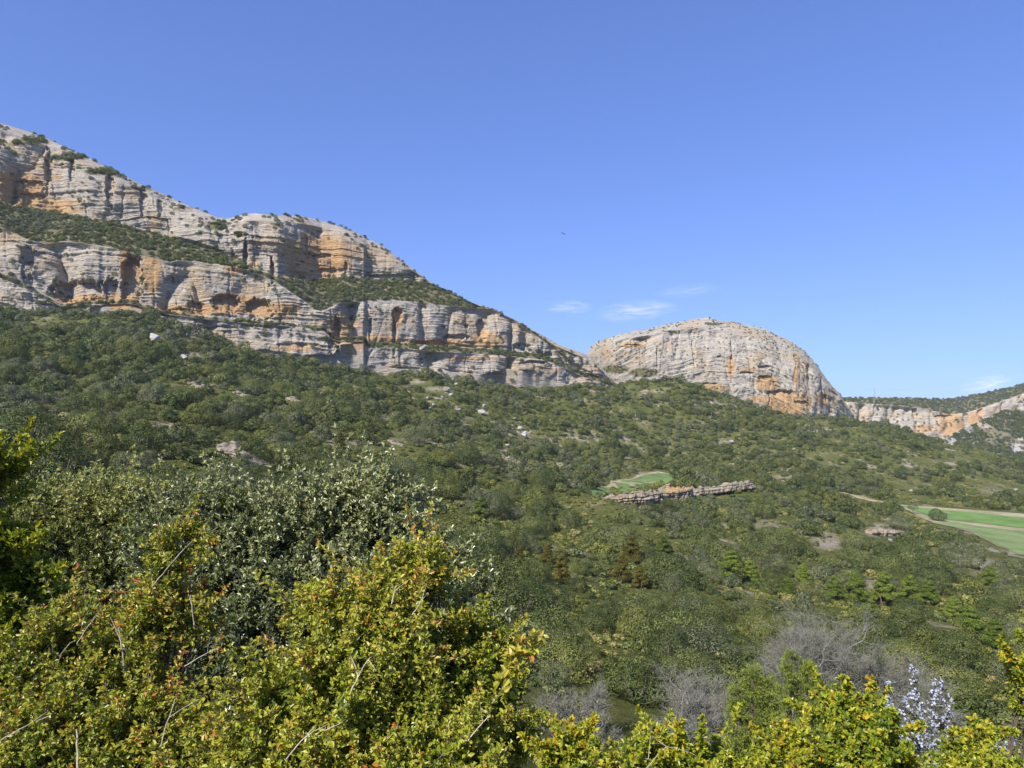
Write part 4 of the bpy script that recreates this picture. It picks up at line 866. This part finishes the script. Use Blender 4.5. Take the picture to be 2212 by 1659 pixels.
def shrub(name, label, cat, clumps, mat, seed, mbark, par, base=None, group=None, stem_r=.012, extra=None, pale=()):
    """clumps: (px, py, Y, rx, ry, rz, n_shoots, shoot_len, tone)"""
    rg = np.random.default_rng(seed); lf, br, bb = Acc(), Acc(), Acc()
    cs = [P(c[0], c[1], c[2]) for c in clumps]; mid = np.mean(cs, 0)
    if base is None:
        gz = float(hill_z(mid[0], mid[1]+.2)); base = np.array([mid[0], mid[1]+.2, gz])
    for c, ctr in zip(clumps, cs):
        rx, ry, rz, n, sl_, tone = c[3:9]; k_ = par.get('k', .62); sl_ = sl_*k_; rx, ry, rz = rx*.88, ry*.88, rz*.85
        ctr = ctr - np.array([0, 0, sl_*par.get('drop', .75)])
        d = norm(rg.normal(size=(n, 3))*np.array([1, 1, .9])+np.array([0, -.25, .30]))
        p0 = ctr+d*np.array([rx, ry, rz])*rg.uniform(.35, .95, n)[:, None]
        D = norm(d*.55+np.array([0, 0, par.get('rise', .65)])+rg.normal(size=(n, 3))*.35)
        plumes(lf, br, p0, D, sl_*rg.uniform(.6, 1.25, n), rg, tb=np.clip(tone+rg.normal(size=n)*.10, 0, 1), **par['pl'])
        nl = max(2, n//7); dl = norm(rg.normal(size=(nl, 3))*np.array([.8, .5, .3])+np.array([0, -.1, .75])); pl_ = dict(par['pl']); pl_['side'] *= .62; pl_['nside'] = int(pl_['nside']*1.4)
        plumes(lf, br, ctr+dl*np.array([rx, ry, rz])*.8, dl, sl_*rg.uniform(1.3, 2.1, nl), rg, tb=np.clip(tone+.06+rg.normal(size=nl)*.10, 0, 1), **pl_)
        st_ = stem(br, base+rg.normal(size=3)*np.array([.28, .22, .0]), ctr, stem_r*.8, stem_r*.35, rg)
        for q in range(min(n, 26)):
            k = rg.integers(5, 9); stem(br, st_[k], p0[q], stem_r*.3, stem_r*.12, rg, .08, 5)
    for (a, b_, rr) in pale:
        a3, b3 = P(*a), P(*b_); ext = a3-(b3-a3)*.6+np.array([0, .12, -.03])
        stem(bb, ext, a3, rr*.42, rr*.38, rg, .05, 6); q_ = stem(bb, a3, b3, rr*.38, rr*.22, rg, .09, 12); sd_ = rg.normal(size=3)*.02; stem(bb, q_[7], b3+sd_+(b3-a3)*.1, rr*.25, rr*.12, rg, .1, 6)
    if extra: extra(lf, br, rg)
    e = empty(name, tuple(base)); tag(e, label, cat, group)
    inv = -np.asarray(base)
    for nm_, ac, mt in (('foliage', lf, mat), ('branches', br, M['bark']), ('bare_branches', bb, mbark)):
        if not ac.n: continue
        ac.V = [v+inv for v in ac.V]; obj(nm_, ac.mesh(nm_, mt, False), e)
    return e
BOX = dict(rise=.75, pl=dict(nside=14, nj=4, side=.040, ang=48, ll=.015, lw=.0078, splay=.75))
BOXR = dict(rise=.6, pl=dict(nside=12, nj=3, side=.045, ang=52, ll=.0155, lw=.008, splay=.9, tvar=.26))
BOXG = dict(rise=.9, drop=1.25, pl=dict(nside=15, nj=4, side=.034, ang=42, ll=.0145, lw=.0075, splay=.7, tvar=.28))
OAKP = dict(rise=.45, k=.8, drop=.3, pl=dict(nside=9, nj=4, side=.10, ang=58, ll=.038, lw=.017, splay=.9, tvar=.30, tipboost=.12, r=.003))
OAK2 = dict(rise=.45, k=.8, drop=.6, pl=dict(nside=9, nj=4, side=.11, ang=60, ll=.034, lw=.018, splay=.95, tvar=.35, tipboost=.2, r=.003))
# --- holm oaks behind
shrub('holm_oak_shrub', 'leafy holm oak bush at lower left with yellowing leaf tips and fine grey twigs', 'shrub',
      [(130, 1110, 6.4, .42, .5, .26, 90, .34, .5), (260, 1080, 6.6, .5, .5, .24, 120, .34, .62), (200, 1190, 6.2, .6, .5, .35, 130, .3, .45), (340, 1160, 6.4, .4, .5, .3, 90, .3, .5), (60, 1180, 6.0, .4, .4, .3, 70, .3, .4), (120, 1300, 5.8, .6, .5, .4, 100, .3, .3), (10, 1080, 6.4, .3, .4, .3, 60, .3, .4)],
      M['oakleaf2'], 21, M['bark'], OAK2, stem_r=.045)
shrub('holm_oak_shrub', 'broad grey-green holm oak bush left of centre with silvery leaves behind the rusty box', 'shrub',
      [(430, 1130, 5.6, .42, .4, .28, 110, .3, .5), (530, 1120, 5.7, .36, .4, .28, 100, .3, .6), (600, 1170, 5.5, .42, .45, .3, 120, .28, .5), (480, 1230, 5.3, .5, .5, .35, 130, .28, .45), (600, 1290, 5.2, .45, .45, .38, 130, .26, .42), (400, 1260, 5.2, .4, .4, .4, 90, .28, .4), (690, 1250, 5.4, .3, .4, .35, 80, .28, .5), (540, 1400, 5.0, .6, .5, .4, 110, .26, .3), (350, 1400, 5.0, .6, .5, .4, 80, .26, .3)],
      M['oakleaf'], 22, M['bark'], OAKP, stem_r=.045)
shrub('holm_oak_shrub', 'tallest grey-green holm oak bush with dark open branches and rounded leafy heads at centre left', 'shrub',
      [(725, 1070, 5.6, .26, .3, .15, 60, .3, .65), (800, 1090, 5.6, .32, .3, .18, 85, .28, .6), (850, 1120, 5.5, .22, .3, .16, 60, .26, .6), (665, 1150, 5.6, .18, .3, .16, 45, .28, .6), (740, 1190, 5.7, .3, .3, .15, 55, .25, .45), (880, 1230, 5.2, .34, .3, .2, 80, .26, .5), (810, 1280, 5.2, .36, .4, .3, 90, .26, .4), (940, 1290, 5.0, .2, .3, .25, 50, .24, .5), (960, 1400, 4.8, .3, .4, .35, 80, .24, .35), (860, 1420, 4.8, .4, .4, .4, 80, .24, .3), (1040, 1480, 4.6, .3, .4, .35, 70, .22, .3)],
      M['oakleaf'], 23, M['bark'], OAKP, stem_r=.04,
      pale=[((700, 1180, 5.45), (690, 1075, 5.5), .012), ((705, 1195, 5.4), (745, 1100, 5.5), .009), ((702, 1330, 5.3), (700, 1180, 5.45), .018)])
# --- box shrubs in front
shrub('box_shrub', 'sunlit yellow-green box sprays rising along the left edge', 'shrub',
      [(-40, 1010, 2.7, .05, .08, .15, 24, .20, .5), (0, 990, 2.75, .02, .05, .10, 10, .18, .55), (-30, 1170, 2.7, .08, .1, .15, 50, .2, .5), (35, 1150, 2.75, .03, .05, .05, 10, .13, .5), (50, 1260, 2.75, .07, .08, .09, 34, .15, .38), (-10, 1330, 2.7, .12, .12, .12, 50, .18, .4)],
      M['box_gold'], 31, M['bark'], dict(rise=.9, pl=dict(nside=14, nj=4, side=.055, ang=46, ll=.026, lw=.0125, splay=.75)), stem_r=.007)
shrub('box_shrub', 'rust tinged box shrub with pale bare stems filling the lower left corner', 'shrub',
      [(160, 1340, 2.2, .09, .1, .10, 40, .16, .55), (60, 1420, 2.1, .13, .12, .12, 60, .15, .55), (260, 1410, 2.15, .12, .12, .12, 60, .15, .6), (330, 1320, 2.25, .07, .08, .13, 40, .16, .6), (360, 1230, 2.3, .045, .06, .12, 26, .15, .52), (395, 1150, 2.3, .03, .05, .07, 12, .14, .62), (120, 1540, 2.0, .18, .14, .13, 80, .15, .5), (310, 1540, 2.0, .16, .14, .13, 80, .15, .55), (20, 1600, 1.9, .16, .14, .1, 50, .15, .5), (440, 1600, 1.95, .12, .12, .1, 50, .14, .55), (420, 1330, 2.3, .05, .06, .08, 18, .14, .6), (225, 1640, 1.9, .2, .12, .08, 60, .14, .5), (0, 1470, 2.1, .12, .1, .12, 60, .14, .5), (70, 1640, 1.9, .12, .1, .08, 50, .14, .5)],
      M['box_rust'], 32, M['bark_pale'], BOXR, stem_r=.010,
      pale=[((268, 1450, 2.05), (256, 1355, 2.05), .006), ((330, 1265, 2.15), (402, 1180, 2.15), .004), ((420, 1350, 2.1), (412, 1285, 2.1), .0045), ((170, 1700, 1.8), (165, 1575, 1.85), .007), ((150, 1390, 2.05), (128, 1420, 2.05), .003), ((345, 1620, 1.8), (378, 1510, 1.85), .004), ((165, 1390, 2.0), (210, 1330, 2.05), .003), ((0, 1600, 1.75), (110, 1545, 1.78), .003), ((400, 1440, 2.0), (470, 1400, 2.0), .0035)])
shrub('box_shrub', 'large golden and olive box shrub in the bottom centre left with one pale slanting branch', 'shrub',
      [(690, 1300, 2.15, .06, .1, .09, 22, .15, .58), (760, 1310, 2.15, .08, .1, .08, 34, .15, .55), (820, 1250, 2.2, .07, .1, .08, 26, .16, .6), (900, 1215, 2.25, .05, .07, .09, 22, .16, .62), (935, 1225, 2.3, .04, .06, .10, 16, .15, .62), (850, 1330, 2.1, .10, .1, .09, 46, .15, .58), (740, 1410, 2.0, .10, .12, .10, 60, .15, .52), (850, 1420, 2.05, .10, .12, .10, 60, .15, .55), (600, 1470, 2.0, .08, .12, .10, 36, .15, .5), (620, 1580, 1.9, .13, .14, .11, 70, .15, .5), (760, 1550, 1.9, .13, .14, .11, 76, .15, .5), (900, 1540, 1.95, .10, .12, .10, 56, .15, .5), (1000, 1620, 1.85, .10, .12, .08, 50, .14, .55), (850, 1660, 1.8, .16, .12, .08, 76, .14, .52), (520, 1650, 1.8, .12, .12, .08, 44, .14, .5), (700, 1670, 1.8, .14, .1, .08, 56, .14, .55)],
      M['box'], 33, M['bark_pale'], dict(rise=.55, pl=dict(nside=14, nj=3, side=.045, ang=55, ll=.0165, lw=.0085, splay=.9, tvar=.24)), stem_r=.010,
      pale=[((748, 1512, 1.8), (785, 1440, 1.82), .0055), ((785, 1440, 1.82), (800, 1420, 1.82), .004), ((845, 1305, 1.95), (855, 1265, 1.98), .004), ((890, 1330, 1.95), (925, 1280, 2.0), .0035), ((620, 1640, 1.7), (680, 1570, 1.72), .004), ((1010, 1600, 1.75), (1060, 1545, 1.78), .004), ((700, 1580, 1.72), (740, 1560, 1.74), .003)])
shrub('box_shrub', 'fresh green box shrub with upright plumes right of the golden one', 'shrub',
      [(985, 1370, 2.3, .05, .06, .08, 36, .15, .45), (1040, 1400, 2.3, .07, .08, .09, 60, .15, .5), (960, 1460, 2.2, .09, .1, .10, 60, .14, .38), (1070, 1470, 2.25, .06, .08, .08, 40, .14, .45), (890, 1540, 2.1, .12, .12, .12, 80, .14, .3), (1060, 1580, 2.1, .08, .1, .1, 50, .13, .4), (990, 1520, 2.1, .1, .1, .1, 60, .14, .3)],
      M['box'], 34, M['bark_pale'], BOX, stem_r=.009,
      pale=[((1040, 1560, 2.0), (1108, 1462, 2.05), .0035)],
      extra=lambda lf, br, rg: plumes(lf, br, np.array([P(1085, 1490, 2.05), P(1070, 1520, 2.05), P(1100, 1460, 2.05)]), np.array([[.4, 0, .8], [.35, -.1, .9], [.5, 0, .7]]), .14, rg, nside=11, nj=3, side=.04, ang=55, ll=.03, lw=.015, tb=.72, splay=.9))
shrub('box_shrub', 'bright yellow box shrub along the bottom edge just right of centre', 'shrub',
      [(1215, 1590, 1.85, .03, .06, .06, 12, .13, .55), (1245, 1560, 1.85, .015, .03, .03, 4, .10, .72), (1290, 1620, 1.8, .06, .08, .05, 22, .12, .5), (1375, 1590, 1.8, .03, .06, .05, 12, .13, .48), (1430, 1600, 1.8, .05, .06, .05, 20, .13, .48), (1480, 1560, 1.8, .02, .03, .05, 6, .13, .55), (1500, 1600, 1.8, .05, .08, .05, 26, .13, .5), (1570, 1640, 1.8, .04, .06, .05, 16, .12, .55), (1350, 1690, 1.7, .12, .1, .05, 46, .12, .48), (1500, 1690, 1.7, .12, .1, .05, 46, .12, .5), (1180, 1700, 1.75, .06, .08, .05, 20, .12, .5)],
      M['box_gold'], 35, M['bark_pale'], BOXG, stem_r=.007,
      pale=[((1395, 1660, 1.7), (1440, 1612, 1.7), .0025), ((1400, 1640, 1.7), (1405, 1590, 1.72), .0022), ((1440, 1612, 1.7), (1500, 1630, 1.7), .0018)])
shrub('box_shrub', 'orange tipped yellow box shrub in front of the junipers', 'shrub',
      [(1705, 1570, 2.0, .02, .04, .08, 14, .13, .62), (1735, 1630, 1.95, .05, .06, .07, 26, .12, .52), (1655, 1650, 1.9, .04, .06, .05, 18, .12, .5), (1620, 1700, 1.85, .08, .08, .04, 28, .12, .45)],
      M['box_gold'], 36, M['bark_pale'], BOXG, stem_r=.007)
shrub('box_shrub', 'dense rounded yellow-green box shrub left of the lilac flowers', 'shrub',
      [(1830, 1520, 2.1, .045, .08, .05, 36, .12, .45), (1880, 1550, 2.1, .05, .08, .06, 44, .12, .45), (1845, 1620, 1.95, .07, .1, .08, 56, .12, .4), (1780, 1680, 1.9, .08, .08, .05, 36, .12, .48), (1900, 1650, 1.95, .07, .08, .06, 40, .12, .45), (1960, 1700, 1.9, .08, .06, .03, 26, .12, .5)],
      M['box_gold'], 37, M['bark_pale'], dict(rise=.8, drop=1.0, pl=dict(nside=15, nj=4, side=.034, ang=48, ll=.0155, lw=.0088, splay=.75, tvar=.3)), stem_r=.007)
shrub('box_shrub', 'loose yellow box shrub in the lower right corner', 'shrub',
      [(2085, 1590, 2.1, .03, .06, .06, 18, .13, .5), (2120, 1640, 2.0, .06, .08, .06, 32, .12, .48), (2200, 1650, 2.0, .06, .08, .05, 26, .12, .45), (2070, 1690, 1.9, .08, .08, .05, 32, .12, .48), (2125, 1545, 2.15, .015, .03, .02, 4, .09, .6)],
      M['box_gold'], 38, M['bark_pale'], BOXG, stem_r=.007)
shrub('box_shrub', 'single box spray leaning in from the right edge', 'shrub',
      [(2212, 1440, 2.4, .02, .04, .06, 10, .12, .5), (2195, 1400, 2.4, .01, .02, .03, 3, .10, .6), (2228, 1500, 2.4, .04, .05, .06, 14, .12, .45), (2225, 1360, 2.4, .02, .03, .04, 5, .10, .55)],
      M['box_gold'], 39, M['bark_pale'], BOXG, stem_r=.007)
# --- feathery junipers
def juniper(name, label, leaders, seed):
    rg = np.random.default_rng(seed); lf, br = Acc(), Acc()
    base = None
    for (tx_, ty_, Y_, hgt, wd) in leaders:
        top_ = P(tx_, ty_, Y_); bot = top_-np.array([0, 0, hgt])
        if base is None: base = np.array([bot[0], bot[1], float(hill_z(bot[0], bot[1]))])
        stem(br, base, bot, .03, .02, rg, .03); stem(br, bot, top_, .016, .004, rg, .02)
        n = int(hgt*95); t = rg.uniform(0, 1, n)**.9; a = rg.uniform(0, 6.28, n)
        p0 = top_-np.array([0, 0, hgt])*t[:, None]; rad = np.stack([np.cos(a), np.sin(a), 0*a], 1)
        L_ = (.05+wd*t)*rg.uniform(.5, 1.15, n); D = norm(rad+np.array([0, 0, .55])*rg.uniform(.3, 1.3, n)[:, None])
        plumes(lf, br, p0, D, L_, rg, nside=15, nj=4, side=.085, ang=42, ll=.022, lw=.0045, tb=np.clip(.65-.3*rg.uniform(0, 1, n), 0, 1), tvar=.3, splay=.45, droop=.25, r=.002)
    e = empty(name, tuple(base)); tag(e, label, 'juniper', 'feathery junipers behind the yellow box')
    for nm_, ac, mt in (('foliage', lf, M['juniper']), ('branches', br, M['bark'])):
        ac.V = [v-base for v in ac.V]; obj(nm_, ac.mesh(nm_, mt, False), e)
juniper('juniper', 'tallest feathery bright green juniper, in front of the big leafless tree', [(1708, 1405, 6.0, 1.5, .34), (1745, 1440, 6.0, 1.2, .28)], 41)
juniper('juniper', 'broad feathery juniper left of the tallest one', [(1625, 1440, 6.2, 1.3, .36), (1595, 1480, 6.2, 1.1, .3), (1660, 1470, 6.2, 1.2, .3)], 42)
juniper('juniper', 'low feathery juniper with pale tips between the tallest one and the rounded box shrub', [(1795, 1490, 6.0, 1.0, .3), (1770, 1480, 6.3, 1.0, .28)], 43)
# --- rosemary in flower
def rosemary(label, tips, seed):
    rg = np.random.default_rng(seed); lf, br, fl = Acc(), Acc(), Acc(); base = None
    for (px_, py_, Y_, L_) in tips:
        top_ = P(px_, py_, Y_); bot = top_+np.array([rg.normal()*.03, 0, -L_])
        if base is None: base = np.array([bot[0], bot[1]+.1, float(hill_z(bot[0], bot[1]+.1))])
        stem(br, base, bot, .006, .003, rg, .05); pts = stem(br, bot, top_, .003, .0015, rg, .04)
        n = int(L_*420); t = rg.uniform(0, 1, n); q = bot+(top_-bot)*t[:, None]; d = rg.normal(size=(n, 3)); d[:, 2] = np.abs(d[:, 2])*.8
        d = norm(d); leaves(lf, q, d, norm(rg.normal(size=(n, 3))), .022, .004, rg.uniform(0, 1, n))
        m_ = int(L_*210); t = rg.uniform(.05, 1, m_); q = bot+(top_-bot)*t[:, None]+norm(rg.normal(size=(m_, 3)))*rg.uniform(.003, .02, m_)[:, None]
        for k in range(4):
            d = norm(rg.normal(size=(m_, 3))+np.array([0, -.4, .1])); leaves(fl, q, d, norm(rg.normal(size=(m_, 3))), .0105, .007, rg.uniform(0, 1, m_), .1)
    e = empty('rosemary', tuple(base)); tag(e, label, 'rosemary', 'rosemary bushes in flower at the bottom right')
    for nm_, ac, mt in (('foliage', lf, M['rosemary']), ('branches', br, M['bark']), ('flowers', fl, M['petal'])):
        ac.V = [v-base for v in ac.V]; obj(nm_, ac.mesh(nm_, mt, False), e)
rosemary('tall rosemary with lilac flowers between the rounded box shrub and the corner shrub',
         [(1925, 1475, 2.6, .12), (1975, 1440, 2.6, .22), (2030, 1465, 2.6, .16), (2020, 1480, 2.6, .2), (1958, 1500, 2.5, .2), (1990, 1515, 2.5, .22), (2010, 1540, 2.5, .25), (1970, 1560, 2.4, .2), (2040, 1540, 2.5, .2), (1945, 1560, 2.4, .2), (2030, 1600, 2.4, .2), (1995, 1590, 2.35, .2), (1925, 1520, 2.5, .16), (1960, 1610, 2.3, .15)], 51)
rosemary('small pale rosemary stems with lilac flowers near the bottom right edge', [(2190, 1560, 2.7, .15), (2160, 1600, 2.6, .12), (2210, 1590, 2.7, .15)], 52)
rosemary('greyish rosemary sprig at the bottom edge beside the bright yellow box', [(1330, 1645, 2.0, .09), (1318, 1640, 2.05, .09)], 53)

# ================================================================ BIRD, MAST, CLOUDS
def bird():
    """soaring bird of prey: body, two wings, tail as one continuous mesh"""
    V, Fc = [], []
    prof = [(-.42, .02, .0), (-.34, .05, .01), (-.2, .09, .02), (0, .11, .03), (.2, .09, .02), (.34, .05, .02), (.42, .045, .03), (.50, .012, .01)]
    n = 8
    for x, r, z in prof:
        for k in range(n): a = k*2*math.pi/n; V.append((x, r*math.cos(a), z+r*.8*math.sin(a)))
    for i in range(len(prof)-1):
        for k in range(n): Fc.append((i*n+k, i*n+(k+1) % n, (i+1)*n+(k+1) % n, (i+1)*n+k))
    for sgn in (-1, 1):
        b0 = len(V); st_ = [(.05, .22, -.22), (.45, .30, -.22), (.9, .20, -.24), (1.25, .06, -.26), (1.35, -.04, -.2)]
        for y, xf, xb in st_:
            z = .06+.10*y; V += [(xf, sgn*y, z), (xb, sgn*y, z-.02), ((xf+xb)/2+.05, sgn*y, z+.03)]
        for i in range(len(st_)-1):
            a, c = b0+i*3, b0+(i+1)*3
            Fc += [(a, c, c+2, a+2), (a+2, c+2, c+1, a+1), (a+1, c+1, c, a)]
    b0 = len(V); V += [(-.38, -.05, 0), (-.38, .05, 0), (-.72, .17, -.02), (-.72, -.17, -.02), (-.38, 0, .02), (-.72, 0, .01)]
    Fc += [(b0, b0+4, b0+5, b0+3), (b0+4, b0+1, b0+2, b0+5)]
    return raw_mesh('bird', V, [np.array(Fc)], flat_mat('feather', (.035, .028, .022)), None, False)
b = obj('bird', bird(), None, tuple(P(1217, 505, 230.0))); b.rotation_euler = (math.radians(38), math.radians(-20), math.radians(35)); b.scale = (.75,)*3
tag(b, 'small dark bird of prey soaring alone in the blue sky', 'bird')
Ym = 1520.0; top_ = P(1889, 836, Ym); bt = P(1889, 866, Ym); h_ = float(top_[2]-bt[2]); ac = Acc(); w0 = 1.5
for k in range(3):
    a = k*2.094; c0 = np.array([math.cos(a), math.sin(a), 0])
    tubes(ac, c0*w0+np.array([0, 0, -2]), c0*w0*.4+np.array([0, 0, h_]), .16, .12, 5)
    a2 = a+2.094; c1 = np.array([math.cos(a2), math.sin(a2), 0])
    for j in range(10):
        z0, z1 = h_*j/10, h_*(j+1)/10; f0, f1 = w0*(1-.6*j/10), w0*(1-.6*(j+1)/10)
        tubes(ac, c0*f0+np.array([0, 0, z0]), c1*f1+np.array([0, 0, z1]), .09, .09, 4); tubes(ac, c0*f1+np.array([0, 0, z1]), c1*f1+np.array([0, 0, z1]), .08, .08, 4)
e = empty('radio_mast', tuple(bt)); tag(e, 'thin lattice radio mast standing on the distant ridge', 'mast')
mm = flat_mat('mast_steel', (.34, .33, .34), .6, .1); obj('lattice', ac.mesh('lattice', mm, False), e)
ac = Acc()
for z_, s_ in ((h_*.72, 1), (h_*.84, -1), (h_*.55, 1)): tubes(ac, np.array([s_*.6, 0, z_]), np.array([s_*1.4, -.4, z_]), .9, .9, 10)
obj('antenna', ac.mesh('antenna', mm, False), e)
def cloud(px, py, Y_, rx, rz, dens_, seed, label, tilt):
    m, N, L = new_mat('cloud_vapour'); N.remove(N['Principled BSDF']); v = N.new('ShaderNodeVolumePrincipled'); v.inputs['Color'].default_value = (1, 1, 1, 1); v.inputs['Anisotropy'].default_value = -.35
    tc = N.new('ShaderNodeTexCoord'); mp = N.new('ShaderNodeMapping'); mp.inputs['Scale'].default_value = (1.3, 1.0, 2.6); mp.inputs['Location'].default_value = (seed, 0, 0); mp.inputs['Rotation'].default_value = (0, .5, 0)
    L.new(tc.outputs['Object'], mp.inputs[0]); f = noise(N, L, 1.6, mp.outputs[0], 5, .6, .6)
    ln = N.new('ShaderNodeVectorMath'); ln.operation = 'LENGTH'; L.new(tc.outputs['Object'], ln.inputs[0])
    fall = math_n(N, L, 'SUBTRACT', 1.0, ln.outputs['Value'], True)
    d = math_n(N, L, 'MULTIPLY', math_n(N, L, 'MULTIPLY', math_n(N, L, 'SUBTRACT', f, .44, True), fall), dens_)
    L.new(d, v.inputs['Density']); L.new(v.outputs[0], N['Material Output'].inputs['Volume'])
    nu, nv = 24, 14; th = np.linspace(0, 2*np.pi, nu, endpoint=False); ph = np.linspace(-np.pi/2, np.pi/2, nv); T, P2 = np.meshgrid(th, ph)
    V = np.stack([np.cos(T)*np.cos(P2), np.sin(T)*np.cos(P2), np.sin(P2)], -1).reshape(-1, 3); i = np.arange(nu*nv).reshape(nv, nu); j = np.roll(i, -1, 1)
    o = obj('cloud', raw_mesh('cloud', V, [np.stack([i[:-1], j[:-1], j[1:], i[1:]], -1).reshape(-1, 4)], m, None, True), None, tuple(P(px, py, Y_)))
    o.scale = (rx/F*Y_, rx/F*Y_*.5, rz/F*Y_); o.rotation_euler = (0, math.radians(tilt), 0); tag(o, label, 'cloud', 'thin wisps of cloud')
cloud(1375, 672, 6000, 100, 26, .032, 1.0, 'largest white cloud wisp above the left shoulder of the rock dome', -4)
cloud(1228, 664, 6000, 62, 18, .035, 4.3, 'small faint cloud wisp above the saddle, left of the largest', 0)
cloud(1490, 628, 6500, 90, 16, .011, 7.7, 'faintest high cloud wisp above the dome summit', -5)
cloud(2130, 832, 6500, 60, 24, .04, 9.2, 'pale cloud puff rising behind the far ridge at right', -12)

# ================================================================ AIR
hz, N, L = new_mat('haze_air'); N.remove(N['Principled BSDF']); v = N.new('ShaderNodeVolumePrincipled'); v.inputs['Color'].default_value = (.72, .84, 1, 1); v.inputs['Density'].default_value = .00006
L.new(v.outputs[0], N['Material Output'].inputs['Volume'])
bx = np.array([[x, y, z] for x in (-3000, 3000) for y in (-600, 3200) for z in (-420, 480)], float)
tag(obj('haze', raw_mesh('haze', bx, [np.array([[0, 1, 3, 2], [4, 6, 7, 5], [0, 4, 5, 1], [2, 3, 7, 6], [0, 2, 6, 4], [1, 5, 7, 3]])], hz, None, False)), 'thin blue air between the camera and the distant ridge', kind='stuff')
